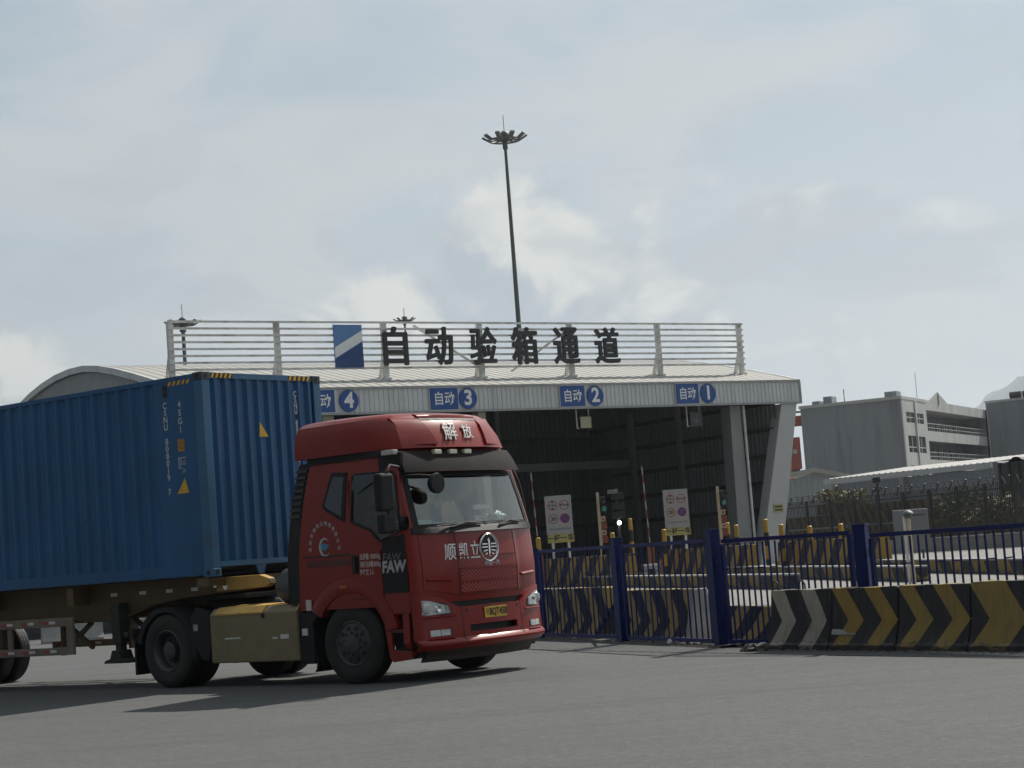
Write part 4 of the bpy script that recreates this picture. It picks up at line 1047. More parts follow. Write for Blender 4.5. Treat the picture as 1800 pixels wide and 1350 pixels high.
# foliage -------------------------------------------------------------
def leafcloud(c, rad, n, size, seed, flat=1., holes=4):
    rr = random.Random(seed); mb = MB(); cl = [(rr.uniform(-1, 1), rr.uniform(-1, 1), rr.uniform(-.8, 1)) for _ in range(14)]
    for i in range(n):
        q = cl[rr.randrange(len(cl))]
        p = [q[k]*.62 + rr.gauss(0, .23) for k in range(3)]
        if sum(x*x for x in p) > 1.25: continue
        P = Vector((c[0] + p[0]*rad[0], c[1] + p[1]*rad[1], max(.05, c[2] + p[2]*rad[2])))
        s_ = size*rr.uniform(.6, 1.4); a1, a2 = rr.uniform(0, 6.28), rr.uniform(-1.1, 1.1)
        X = Vector((math.cos(a1), math.sin(a1), .3*math.sin(a2))) * s_; Yv = Vector((-math.sin(a1)*math.sin(a2), math.cos(a1)*math.sin(a2), math.cos(a2))) * s_*.6
        mb.add([P-X, P-X*.2+Yv, P+X, P-X*.2-Yv], [(0,1,2,3)])
    return mb
def shrub(name, lab, u, Y, zc, rad, n, size, m, seed, group=None):
    p = at(u, 950, Y); t = thing(name, lab, 'shrub', (float(p[0]), float(p[1]), 0), 0, group)
    leafcloud((0, 0, zc), rad, n, size, seed).build('foliage', m, t)
    mb = MB()
    for i in range(4): 
        a_ = i*1.6; mb.tube([(0, 0, 0), (.25*math.cos(a_)*rad[0], .25*math.sin(a_)*rad[1], zc*.6), (.5*math.cos(a_)*rad[0], .5*math.sin(a_)*rad[1], zc)], [.06, .04, .02], 6)
    mb.build('stem', M_bark, t); return t
shrub('bush', 'yellow-green bush in front of the warehouse downpipe', 1485, 130, atz(1485, 862, 130)-.6, (1.9, 1.2, .9), 900, .14, M_leafdry, 5)
for i, (u, Y, zc, rx, rz, m) in enumerate(((1676, 110, 1.7, 1.8, 1.5, M_leafdry), (1704, 108, 1.9, 2.0, 1.7, M_leaf), (1734, 106, 1.5, 1.9, 1.4, M_leafdry), (1762, 105, 1.6, 1.9, 1.4, M_leaf), (1795, 104, 1.5, 2.1, 1.3, M_leafdry), (1656, 112, 1.3, 1.4, 1.1, M_leaf))):
    shrub('scrub', 'tangled dark scrub growing behind the right part of the spiked fence', u, Y, zc, (rx, 1.5, rz), 1100, .13, m, 20+i, 'scrub behind the spiked fence')
# dark stacked crates at the far right
stk = thing('covered_stack', 'dark tarpaulin-covered stack behind the spiked fence at the right edge', 'stack', place(1790, 112, 0), SY)
k = 112/F; zt1 = atz(1785, 803, 112)
mb = MB(); mb.box(-32*k, 60*k, 0, 6, 0, zt1-.25); mb.build('load', mat('dark_tarpaulin', (.05, .055, .06), .7, 0, .4, .8, bump=.5, bscale=3.), stk, bevel=.08)
rr = random.Random(4)
mb = MB(); mb.sheet(lambda u, v: (u, v, zt1-.22 + .12*math.sin(u*3.1+v) + rr.uniform(0, .12)), list(np.linspace(-33*k, 60*k, 14)), [-.1, 2, 4, 6.1]); mb.build('cover', MATS['dark_tarpaulin'], stk)
for i in range(5):
    mb = MB(); x = -30*k + i*.75; mb.box(x, x+.16, -.1, -.004, 0, zt1-.3); mb.build('strap', M_wire, stk)
# floodlight on a short post among the blocks
fl = thing('yard_lamp', 'short dark lamp post standing in front of the long warehouse', 'lamp post', place(1551, 120, 0), 0)
z1 = atz(1551, 838, 120)
mb = MB(); mb.bar((0, 0, 0), (0, 0, z1), .16); mb.build('post', M_wire, fl)
mb = MB(); mb.box(-.3, .2, -.15, .15, z1-.35, z1); mb.box(-.25, .28, -.12, .12, z1-.95, z1-.6); mb.build('lamp_head', M_wire, fl, bevel=.03)
# far yard on the left, seen between the trailer's legs
def yard_box(x, y, yaw, L, h, z, m, lab):
    t = thing('stored_container', lab, 'container', (x, y, z), yaw, 'containers stored far behind the trailer')
    c = corrug(L-.3, .35, .04, .6, .2)
    mb = MB(); mb.sheet(lambda i, q: (.15 + c[int(i)][0], .02 - c[int(i)][1]*-.5, q), list(range(len(c))), [.15, h-.12]); mb.box(.1, L-.1, .08, 2.4, .1, h-.05); mb.build('wall', m, t)
    mb = MB()
    for q in (0, h-.13): mb.box(0, L, -.01, .1, q, q+.13)
    for q in (0, L-.14): mb.box(q, q+.14, -.012, .12, .13, h-.13)
    mb.build('frame', m, t)
    return t
for i, (x, y, m, lab) in enumerate(((-23.4, 58.4, 'stored_blue', 'dull dark blue container farthest left behind the trailer guard rail'), (-16.6, 61.0, 'stored_grey', 'dark grey container behind the trailer landing leg'))):
    yard_box(x, y, R(21), 6.06, 2.59, 0, mat(m, {'stored_grey': (.045, .048, .052), 'stored_blue': (.02, .035, .07)}[m], .6, 0, .15, 1.), lab)
for i in range(2):
    P = np.array([-13.9 + 2.6*i, 55.0 + 1.0*i]); jersey('concrete_barrier', 'pale concrete barrier lying far behind the trailer landing leg', P, P + np.array([1.6, .62]), 0, .5, M_concrete, 'pale barriers far behind the trailer')
mb = MB(); q0, q1 = gnd(985, 1143), gnd(1800, 1158); q2 = gnd(700, 1136)
mb.bar((q2[0], q2[1], .002), (q0[0], q0[1], .002), .05, .004); mb.bar((q0[0], q0[1], .002), (q1[0], q1[1], .002), .045, .004)
struct(mb.build('road_seam', mat('tar_seam', (.035, .035, .035), .9, 0, .4, 6.)))
# the air: thin even haze from the camera to beyond the hills
bm = bmesh.new(); bmesh.ops.create_cube(bm, size=1)
for v in bm.verts: v.co = Vector((v.co.x*12000 + 900, v.co.y*10400 + 4900, -4 if v.co.z < 0 else 640))
me = bpy.data.meshes.new('haze'); bm.to_mesh(me); bm.free()
hz_ = bpy.data.objects.new('haze', me); COL.objects.link(hz_); hz_['kind'] = 'stuff'
hm = bpy.data.materials.new('haze_air'); hm.use_nodes = True; hm.node_tree.nodes.remove(hm.node_tree.nodes['Principled BSDF'])
pv = hm.node_tree.nodes.new('ShaderNodeVolumePrincipled'); pv.inputs['Color'].default_value = (.80, .88, .97, 1); pv.inputs['Density'].default_value = HAZE
pv.inputs['Anisotropy'].default_value = .35
hm.node_tree.links.new(pv.outputs[0], hm.node_tree.nodes['Material Output'].inputs['Volume']); me.materials.append(hm)
#TRUCK
# ================================================================== TRUCK TRACTOR
TYAW = R(-39.8); TO = (-1.55, 26.06, 0)
trk = thing('truck_tractor', 'red cab-over truck tractor with a tall roof deflector pulling the blue container', 'truck', TO, TYAW)
def interp(x, t):
    if x <= t[0][0]: return t[0][1]
    for (a, u), (b, v) in zip(t, t[1:]):
        if x <= b: return u + (v-u)*(x-a)/(b-a)
    return t[-1][1]
def c_w(z): return interp(z, [(.95, 1.225), (1.5, 1.24), (1.95, 1.24), (2.3, 1.22), (2.65, 1.19), (2.98, 1.14)])
def c_xf(z): return interp(z, [(.95, 1.37), (1.4, 1.40), (1.94, 1.34), (2.3, 1.23), (2.63, 1.11), (2.98, .97)])
def c_xc(z): return interp(z, [(.95, 1.17), (1.4, 1.17), (1.94, 1.12), (2.3, 1.03), (2.63, .94), (2.98, .80)])
def c_xr(z): return interp(z, [(.95, -.97), (1.7, -.92), (2.4, -.80), (2.98, -.66)])
def fx(y, z):
    w = c_w(z); q = abs(y)/w; x = c_xc(z) + (c_xf(z) - c_xc(z))*(1 - min(1, q)**2.3)
    if q > .945: x -= .045*((min(q, 1)-.945)/.055)**2
    return x
def sidept(x, z, e=0.): return (x, -(c_w(z) + e), z)
# body shell: rings of points at many heights, with an opening for the windscreen
fr = [-1, -.985, -.955, -.92, -.9, -.8, -.6, -.4, -.2, 0, .2, .4, .6, .8, .9, .92, .955, .985, 1]
zs = [.98, 1.1, 1.25, 1.4, 1.55, 1.7, 1.85, 1.94, 2.04, 2.12, 2.25, 2.4, 2.55, 2.64, 2.75, 2.87, 2.98]
def ring(z):
    w = c_w(z); p = [(fx(q*w, z), q*w, z) for q in fr]
    xa = p[-1][0]; xr = c_xr(z)
    for t in (.25, .5, .75): p.append((xa + (xr+.06-xa)*t, w, z))
    p += [(xr+.06, w, z), (xr, w-.08, z), (xr, 0, z), (xr, -w+.08, z), (xr+.06, -w, z)]
    for t in (.25, .5, .75): p.append((xr+.06 + (xa-xr-.06)*t, -w, z))
    return p
rings = [ring(z) for z in zs]; n = len(rings[0])
mb = MB(); vs = [p for r_ in rings for p in r_]; fs = []
nf = len(fr)
for j in range(len(zs)-1):
    for i in range(n):
        if i < nf-1 and abs((fr[i]+fr[i+1])/2) < .9 and 1.94 <= (zs[j]+zs[j+1])/2 <= 2.64: continue
        if i in (n-2, n-1) and zs[j] >= 2.03 and zs[j+1] <= 2.65: continue      # passenger's window
        if i in (nf-1, nf) and zs[j] >= 2.03 and zs[j+1] <= 2.65: continue      # driver's window, on the sunny side
        fs.append((j*n+i, j*n+(i+1)%n, (j+1)*n+(i+1)%n, (j+1)*n+i))
fs.append(tuple((len(zs)-1)*n+k for k in range(n)))
mb.add(vs, fs); body = mb.build('cab_body', M_red, trk, smooth=26)
def patch(y0, y1, z0, z1, eps, th, ny=14, nz=6, skip=None, f=fx):
    mb = MB(); mb.sheet(lambda y, z: (f(y, z) + eps, y, z), list(np.linspace(y0, y1, ny)), list(np.linspace(z0, z1, nz)), (-th, 0, 0), skip); return mb
# windscreen, its black border and the cowl
M_wind = glass_mat('windscreen_glass', (.97, .98, .95), .13, .02, (.80, .83, .82))
mb = MB(); mb.sheet(lambda q, z: (fx(q*c_w(z), z) - .004, q*c_w(z), z), list(np.linspace(-.9, .9, 17)), list(np.linspace(1.94, 2.64, 8))); ws = mb.build('windscreen', M_wind, trk, smooth=60)
mb = MB()
def bord(q0, q1, z0, z1, e=.006): mb.sheet(lambda q, z: (fx(q*c_w(z), z) + e, q*c_w(z), z), list(np.linspace(q0, q1, 12)), list(np.linspace(z0, z1, 6)), (-.012, 0, 0))
bord(-.92, -.855, 1.93, 2.66); bord(.855, .92, 1.93, 2.66); bord(-.85, .85, 2.60, 2.66); bord(-.85, .85, 1.93, 1.985)
mb.build('windscreen_seal', M_black, trk)
mb = MB(); mb.sheet(lambda q, z: (fx(q*c_w(z), z) + .012 + .05*(1.95-z)/.08*(1-abs(q)**4), q*c_w(z), z), list(np.linspace(-.95, .95, 20)), [1.865, 1.89, 1.92, 1.95], (-.05, 0, 0)); mb.build('cowl', M_black, trk)
for s, y0, y1 in ((0, -.62, -.05), (1, .28, .82)):
    mb = MB(); mb.tube([(fx(y0, 1.93)+.05, y0, 1.93), (fx((y0+y1)/2, 1.99)+.045, (y0+y1)/2, 1.985), (fx(y1, 1.97)+.035, y1, 1.962)], .013, 6)
    mb.tube([(fx(y0, 1.99)+.03, y0-.25, 1.955), (fx(y1, 2.0)+.03, y1-.06, 1.99)], .011, 6); mb.build('wiper', M_ink, trk)
# inside the cab: dark liner, dash, seats, wheel, papers, a cloth
mb = MB(); 
mb.box(-.45, -.42, -1.1, 1.1, 1.0, 2.75); mb.box(-.45, 1.0, -1.12, 1.12, 1.05, 1.1); mb.box(-.42, .8, -1.08, 1.08, 2.70, 2.74)
mb.box(-.42, .9, -1.13, -1.10, 1.1, 1.95); mb.box(-.42, .05, -1.13, -1.10, 1.95, 2.70); mb.box(-.42, .9, 1.10, 1.13, 1.1, 2.08); inn = mb.build('cabin_lining', mat('cabin_dark', (.035, .035, .037), .8, 0, .2, 3.), trk)
mb = MB(); mb.sheet(lambda x, y: (x, y, 1.93 - .14*(x-.55)**2 - .0*y), [.55, .7, .85, 1.0, 1.09], [-1.05, -.5, 0, .5, 1.05], (0, 0, -.3)); mb.build('dashboard', mat('dash_grey', (.10, .10, .10), .7, 0, .2, 4.), trk)
for y in (-.55, .55):
    mb = MB(); mb.box(-.15, .35, y-.26, y+.26, 1.35, 1.5); mb.box(-.25, -.08, y-.25, y+.25, 1.5, 2.25); mb.box(-.24, -.1, y-.13, y+.13, 2.28, 2.48); mb.build('seat', mat('seat_cloth', (.11, .10, .095), .9, 0, .2, 6.), trk, bevel=.03)
mb = MB(); mb.tube([(.55 + .07*math.sin(a_), .55 + .23*math.cos(a_), 1.93 + .20*math.sin(a_)) for a_ in np.linspace(0, 2*math.pi, 25)], .016, 8); mb.bar((.55, .34, 1.93), (.55, .76, 1.93), .03); mb.build('steering_wheel', M_ink, trk)
rr = random.Random(9)
for nm, c_ in (('paper_dark', (.08, .08, .08)), ('paper_white', (.84, .85, .84)), ('paper_teal', (.34, .60, .58)), ('paper_cream', (.82, .80, .70))): mat(nm, c_, .8, 0, .1, 9.)
# papers propped against the glass: (along, across, foot height, height, width, lean, paint)
for i, (x, y, z, h_, w_, lean, m) in enumerate(((.92, -.99, 1.95, .13, .15, 35, 'paper_white'), (.97, -.66, 1.96, .11, .40, 30, 'paper_teal'), (1.00, -.40, 1.95, .08, .18, 30, 'paper_teal'), (1.00, .40, 1.95, .15, .19, 38, 'paper_cream'), (.97, .30, 1.95, .14, .09, 10, 'paper_dark'), (.95, .66, 1.96, .12, .20, 42, 'paper_white'), (.92, .84, 1.96, .11, .14, 48, 'paper_white'))):
    M = Matrix.Translation((x-.06, y, z)) @ Matrix.Rotation(rr.uniform(-.15, .15), 4, 'X') @ Matrix.Rotation(R(-lean), 4, 'Y')
    mb = MB(); mb.box(-.006, .006, -w_/2, w_/2, 0, h_, M); mb.build('paper', MATS[m], trk)
for i in range(26):
    M = Matrix.Translation((.86 + rr.uniform(-.08, .06), rr.uniform(.42, 1.0), 2.02 + abs(rr.gauss(0, .05)))) @ Matrix.Rotation(rr.uniform(0, 3), 4, 'Z') @ Matrix.Rotation(rr.uniform(-.9, .9), 4, 'X') @ Matrix.Rotation(rr.uniform(-.9, .9), 4, 'Y')
    mb = MB(); mb.box(-.035, .035, -.045, .045, -.012, .014, M); mb.build('paper', MATS['paper_white'] if i % 3 else MATS['paper_teal'], trk)
mb = MB(); mb.box(.62, .95, .40, 1.03, 1.90, 2.0); mb.build('dash_tray', MATS['dash_grey'], trk)
mb = MB(); mb.sheet(lambda a_, t: (.74 + .10*t, .02 + a_*(.10 + .15*t) + .03*math.sin(9*a_), 2.27 - .34*t + .03*math.sin(7*a_+2)), list(np.linspace(-1, 1, 14)), list(np.linspace(0, 1, 8)), (-.015, 0, 0)); mb.build('hanging_cloth', mat('cloth_cream', (.36, .28, .22), .9, 0, .25, 7.), trk, smooth=60)
mb = MB(); mb.box(.9, .95, .30, .62, 2.16, 2.22, Matrix.Translation((0, 0, 0))); mb.build('card', MATS['paper_white'], trk)
# sun visor band
mb = MB(); mb.sheet(lambda q, t: (fx(q*1.1, 2.66) + .12 - .10*t - .06*t*t, q*(1.13-.03*t), 2.665 + .285*t), list(np.linspace(-1, 1, 22)), [0, .15, .35, .6, .8, 1], (-.03, 0, 0)); vis = mb.build('sun_visor', M_visor, trk, smooth=40)
mb = MB(); mb.sheet(lambda t, z: (1.02 - .42*t, -1.14 - .06*math.sin(math.pi*t*.6), 2.66 + .27*z - .0*t), [0, .2, .4, .6, .8], [0, .5, 1], (0, .05, 0)); mb.build('visor_end', M_black, trk)
for y in (-.50, -.22, .06):
    x = fx(y, 2.66) - .02
    mb = MB(); mb.box(x-.02, x+.05, y-.07, y+.07, 2.895, 2.955); hl = mb.build('marker_lamp', mat('marker_lens', (.78, .74, .58), .2, 0, .1, 9.), vis, bevel=.012)
for (y, z) in ((-.45, 2.745), (.78, 2.745), (.74, 2.87)):
    mb = MB(); mb.lathe([(0, .0), (.018, -.003), (.018, -.03)], 10, 'x', (fx(y, 2.66)+.12-.10*((z-2.665)/.275)-.06*((z-2.665)/.275)**2, y, z)); mb.build('visor_bolt', M_ink, vis)
mb = MB(); mb.box(.76, .98, -1.225, -1.13, 2.905, 2.97); mb.build('marker_lamp', mat('clear_side_lens', (.50, .45, .42), .25, 0, .1, 9.), vis, bevel=.012)
# roof deflector
D_w = [(2.985, 1.21), (3.15, 1.21), (3.3, 1.195), (3.40, 1.16), (3.45, 1.10), (3.475, 1.0)]
D_h = [(2.985, 1.00), (3.15, .98), (3.3, .94), (3.40, .90), (3.45, .85), (3.475, .76)]      # half-width of the front face
D_f = [(2.985, 1.13), (3.15, 1.05), (3.3, .96), (3.40, .88), (3.45, .80), (3.475, .68)]
D_c = [(2.985, .93), (3.15, .87), (3.3, .78), (3.40, .70), (3.45, .63), (3.475, .52)]
D_r = [(2.985, -.90), (3.15, -.89), (3.3, -.875), (3.40, -.845), (3.45, -.80), (3.475, -.70)]
def dfx(y, z):
    w = interp(z, D_h); q = min(1, abs(y)/w); x = interp(z, D_c) + (interp(z, D_f)-interp(z, D_c))*(1-q**2.2)
    return x
dz = [2.985, 3.05, 3.15, 3.25, 3.3, 3.35, 3.40, 3.43, 3.45, 3.465, 3.475]; rings = []
for z in dz:
    w = interp(z, D_w); hw = interp(z, D_h); p = [(dfx(q*hw, z), q*hw, z) for q in fr]; xa = p[-1][0]; xr = interp(z, D_r)
    fl = [(xa-.10, hw+(w-hw)*.30), (xa-.30, hw+(w-hw)*.72), (xa-.55, hw+(w-hw)*.96), (xa-.8, w)]
    p += [(x_, y_, z) for x_, y_ in fl]
    p += [(xr+.06, w, z), (xr+.015, w-.03, z), (xr, w-.08, z), (xr, 0, z), (xr, -w+.08, z), (xr+.015, -w+.03, z), (xr+.06, -w, z)]
    p += [(x_, -y_, z) for x_, y_ in reversed(fl)]
    rings.append(p)
n = len(rings[0]); mb = MB(); fs = []
for j in range(len(dz)-1):
    for i in range(n): fs.append((j*n+i, j*n+(i+1)%n, (j+1)*n+(i+1)%n, (j+1)*n+i))
fs.append(tuple((len(dz)-1)*n+k for k in range(n))); fs.append(tuple(range(n)))
mb.add([p for r_ in rings for p in r_], fs); dfl = mb.build('roof_deflector', M_red, trk, smooth=24)
# inset centre field: raised shoulders and brow round it
for s in (-1, 1):
    mb = MB(); mb.sheet(lambda t, z: (dfx(s*(.58 - .10*(3.43-z)/.4 + .40*t), z) + .035*(1-t)*min(1, (3.405-z)/.10), s*(.58 - .10*(3.43-z)/.4 + .40*t), z), [0, .15, .55, .95], [3.03, 3.12, 3.2, 3.3, 3.36, 3.40], (-.05, 0, 0)); mb.build('deflector_shoulder', M_red, dfl, smooth=60)
mb = MB(); mb.sheet(lambda y, z: (dfx(y, z) + .05*(z-3.385)/.05 if z < 3.43 else dfx(y, z)+.05 - .04*(z-3.43)/.03, y, z), list(np.linspace(-.56, .56, 8)), [3.395, 3.41, 3.43, 3.45], (-.03, 0, -.0)); mb.build('deflector_brow', M_red, dfl, smooth=50)
mb = MB(); mb.sheet(lambda y, z: (dfx(y, z) + .006, y, z), list(np.linspace(-.55, .55, 8)), [3.365, 3.392], (-.01, 0, 0)); mb.build('brow_shadow_strip', M_ink, dfl)  # black strip painted in as the shadow cast by the brow
def on_defl(a, b, c): y, z = a, 3.185 + b*.92; return (dfx(y, z) + .012, y, z)
for ch, size_, y_ in (('解', .29, -.18), ('放', .23, .16)):
    v_, f_ = thick(*textmesh(ch, size_), .0035); q_ = MB(); q_.add([(lambda p: (p[0] + .004 + v[2], p[1], p[2]))(on_defl(y_ + v[0]*.9 + v[1]*.24, v[1], 0)) for v in v_], f_); q_.build('lettering', mat('faded_white', (.46, .43, .42), .5, 0, .15, 12.), dfl)
# dark band between deflector and cab
mb = MB(); mb.sheet(lambda x, z: (x, -(1.165 + (2.985-z)*.12), z), list(np.linspace(-.66, .80, 8)), [2.90, 2.985], (0, .12, 0)); mb.build('roof_gap_band', M_black, trk)
# grille panel: centre and swept side panels, with lines
def px(y, z):  # hood skin: centre stands proud of the cheeks
    q = abs(y); k = interp(q, [(0, .032), (.58, .030), (.66, .012), (1.1, .010)]); return fx(y, z) + k
def zlow(y): return interp(abs(y), [(0, 1.078), (.60, 1.07), (.62, 1.072), (.9, 1.12), (1.12, 1.165)])
mb = MB(); ysx = list(np.linspace(-1.10, 1.10, 41))
mb.sheet(lambda y, t: (px(y, zlow(y) + (1.86-zlow(y))*t), y, zlow(y) + (1.86-zlow(y))*t), ysx, list(np.linspace(0, 1, 10)), (-.05, 0, 0)); hood = mb.build('grille_panel', M_red, trk, smooth=40)
M_grid = bpy.data.materials.new('grille_lattice'); M_grid.use_nodes = True; t_ = M_grid.node_tree; b_ = t_.nodes['Principled BSDF']; b_.inputs['Roughness'].default_value = .45
tc = t_.nodes.new('ShaderNodeTexCoord'); sp_ = t_.nodes.new('ShaderNodeSeparateXYZ'); t_.links.new(tc.outputs['Object'], sp_.inputs[0])
def mm(op, a, b=None):
    n_ = t_.nodes.new('ShaderNodeMath'); n_.operation = op
    for i, v in enumerate((a, b)):
        if v is None: continue
        if isinstance(v, (int, float)): n_.inputs[i].default_value = v
        else: t_.links.new(v, n_.inputs[i])
    return n_.outputs[0]
u_ = mm('FRACT', mm('MULTIPLY', mm('ADD', mm('MULTIPLY', sp_.outputs[1], .8), mm('ADD', sp_.outputs[2], 10)), 19)); v_ = mm('FRACT', mm('MULTIPLY', mm('ADD', mm('MULTIPLY', sp_.outputs[1], -.8), mm('ADD', sp_.outputs[2], 10)), 19))
hole = mm('MULTIPLY', mm('GREATER_THAN', u_, .36), mm('GREATER_THAN', v_, .36))
mx_ = t_.nodes.new('ShaderNodeMix'); mx_.data_type = 'RGBA'; t_.links.new(hole, mx_.inputs[0]); mx_.inputs[6].default_value = (.42, .05, .04, 1); mx_.inputs[7].default_value = (.035, .008, .008, 1); t_.links.new(mx_.outputs[2], b_.inputs['Base Color'])
for (z0, z1) in ((1.09, 1.205), (1.235, 1.375)):
    mb = patch(-.545, .545, z0, z1, .004, .02, 20, 4, None, px); mb.build('grille', M_grid, hood)
mb = MB()
for z in (1.22, 1.39, 1.545):
    mb.sheet(lambda y, q: (px(y, z) + .012, y, z + q), list(np.linspace(-.56, .56, 18)), [-.008, .008], (-.02, 0, 0))
mb.build('grille_strip', M_red, hood)
mb = MB()
for y in (-.575, .575): mb.sheet(lambda q, z: (px(y, z) + .0025, y+q, z), [-.006, .006], list(np.linspace(1.05, 1.85, 6)), (-.004, 0, 0))
mb.build('panel_gap', M_ink, hood)
for s in (-1, 1):
    mb = MB(); mb.sheet(lambda y, q: (px(y, 1.27) + .035*(1-abs(q)/.02), y, 1.27 + q + .05*(abs(y)-.9)), list(np.linspace(s*.7, s*1.06, 8)), [-.02, 0, .02], (-.02, 0, 0)); mb.build('cheek_fin', M_red, hood)
# emblem: ring, bars and a centre stroke
ex = lambda y, z: px(y, z)
ey, ez_ = .0, 1.64
mb = MB(); mb.lathe([(.155, 0), (.165, .022), (.178, .028), (.188, .02), (.19, 0)], 40, 'x', (ex(0, ez_)+.002, ey, ez_), True); emb = mb.build('emblem', M_chrome, trk, smooth=60)
mb = MB(); mb.lathe([(0, .006), (.158, .006), (.158, -.01)], 32, 'x', (ex(0, ez_), ey, ez_)); mb.build('emblem_field', M_ink, emb)
mb = MB(); xe = ex(0, ez_) + .016
for s in (-1, 1):
    for k_, (zz, y0, y1, dr) in enumerate(((.045, .035, .135, .0), (.005, .03, .145, .0), (-.035, .035, .12, -.012), (-.075, .045, .085, -.02))):
        mb.bar((xe, ey + s*y0, ez_+zz), (xe, ey + s*y1, ez_+zz+dr), .014, .016)
mb.bar((xe, ey, ez_-.115), (xe, ey, ez_+.10), .03, .012); mb.bar((xe, ey-.035, ez_+.09), (xe, ey, ez_+.12), .02, .012); mb.build('emblem_wings', M_chrome, emb)
lettering('中国一汽', .075, lambda a, b, c: (px(a, 1.43)+.004, .03 + a, 1.432 + b), M_silver, hood, bold=.002)
for ch, y, s_ in (('顺', -.675, .205), ('凯', -.465, .205), ('立', -.262, .22)):
    lettering(ch, s_, lambda a, b, c: (px(y+a*.86, 1.61+b) + .006, y + a*.86 + b*.1, 1.60 + b*1.12), M_white, hood, bold=.002)
# dark gap between grille panel and bumper
mb = patch(-1.13, 1.13, .90, 1.19, -.035, .03, 20, 4); mb.build('bumper_gap', M_ink, trk)
# bumper
def b_w(z): return interp(z, [(.28, 1.16), (.42, 1.22), (.5, 1.25), (1.1, 1.23)])
def bx(y, z):
    w = b_w(z); q = min(1, abs(y)/w)
    f_ = interp(z, [(.28, 1.36), (.40, 1.44), (.455, 1.50), (.50, 1.47), (.525, 1.44), (1.1, 1.41)]); c_ = f_ - .24
    x = c_ + (f_-c_)*(1-q**2.4)
    if q > .93: x -= .07*((q-.93)/.07)**2
    return x
def btop(y): return interp(abs(y), [(0, .915), (.60, .905), (.66, .93), (.9, 1.05), (1.25, 1.105)])
yb = sorted(set([round(v, 4) for v in list(np.linspace(-1.215, 1.215, 55)) + [-.46, .46, -.62, .62]]))
tz = [0, .06, .11, .16, .2, .24, .27, .35, .45]
zlev = [.385, .42, .445, .47, .50, .525, .56, .58, .67, .70, .78, .86]
mb = MB()
def bz(y, k): return zlev[k] if k < len(zlev) else zlev[-1] + (btop(y)-zlev[-1])*(k-len(zlev)+1)/4
mb.sheet(lambda y, k: (bx(y*b_w(bz(y, int(k)))/1.25, bz(y, int(k))), y*b_w(bz(y, int(k)))/1.25*1.02, bz(y, int(k))), yb, list(range(len(zlev)+4)), (-.06, 0, 0), lambda y, k: abs(y) < .47 and 7 < k < 8)
bmp = mb.build('bumper', M_red, trk, smooth=30)
for s in (-1, 1):     # returns along the sides
    mb = MB(); mb.sheet(lambda x, z: (x, s*(b_w(z)*.99), z), [.70, .8, .95, 1.06], [.34, .42, .5, .7, .9, 1.1], (0, -s*.05, 0), lambda x, z: x < .95 and z < .9); mb.build('bumper_return', M_red, bmp)
mb = MB(); mb.sheet(lambda y, z: (bx(y, z) - .04 - .25*(.40-z), y, z), list(np.linspace(-1.05, 1.08, 16)), [.24, .30, .36, .40], (-.05, 0, 0)); mb.build('lower_lip', mat('lip_dark', (.045, .033, .03), .6, 0, .2, 4.), bmp)
mb = patch(-.5, .5, .55, .70, -.09, .02, 8, 3, None, bx); mb.build('air_intake', M_ink, bmp)
for y in (-.58, .575):
    mb = MB(); mb.sheet(lambda q, z: (bx(y, z) + .003, y+q, z), [-.006, .006], [.40, .445, .47, .5, .6, .8, .93], (-.006, 0, 0)); mb.build('bumper_joint', M_ink, bmp)
def polypatch(poly, f, e, th=.015, sub=3):
    """a patch with a polygonal outline laid on a skin x = f(y, z)"""
    P = []
    for (a, b) in zip(poly, poly[1:] + poly[:1]):
        for k in range(sub): P.append((a[0]+(b[0]-a[0])*k/sub, a[1]+(b[1]-a[1])*k/sub))
    cy, cz_ = sum(p[0] for p in P)/len(P), sum(p[1] for p in P)/len(P)
    mb = MB(); n = len(P); lv = [0, .35, .7, 1.]
    V = [(f(cy, cz_)+e, cy, cz_)]
    for l in lv[1:]: V += [(f(cy+(p[0]-cy)*l, cz_+(p[1]-cz_)*l)+e, cy+(p[0]-cy)*l, cz_+(p[1]-cz_)*l) for p in P]
    Fs = [(0, 1+i, 1+(i+1)%n) for i in range(n)]
    for k in range(2):
        o = 1+k*n
        for i in range(n): Fs.append((o+i, o+n+i, o+n+(i+1)%n, o+(i+1)%n))
    o = 1+2*n; V += [(f(*p)+e-th, *p) for p in P]
    for i in range(n): Fs.append((o+i, o+n+i, o+n+(i+1)%n, o+(i+1)%n))
    return mb.add(V, Fs)
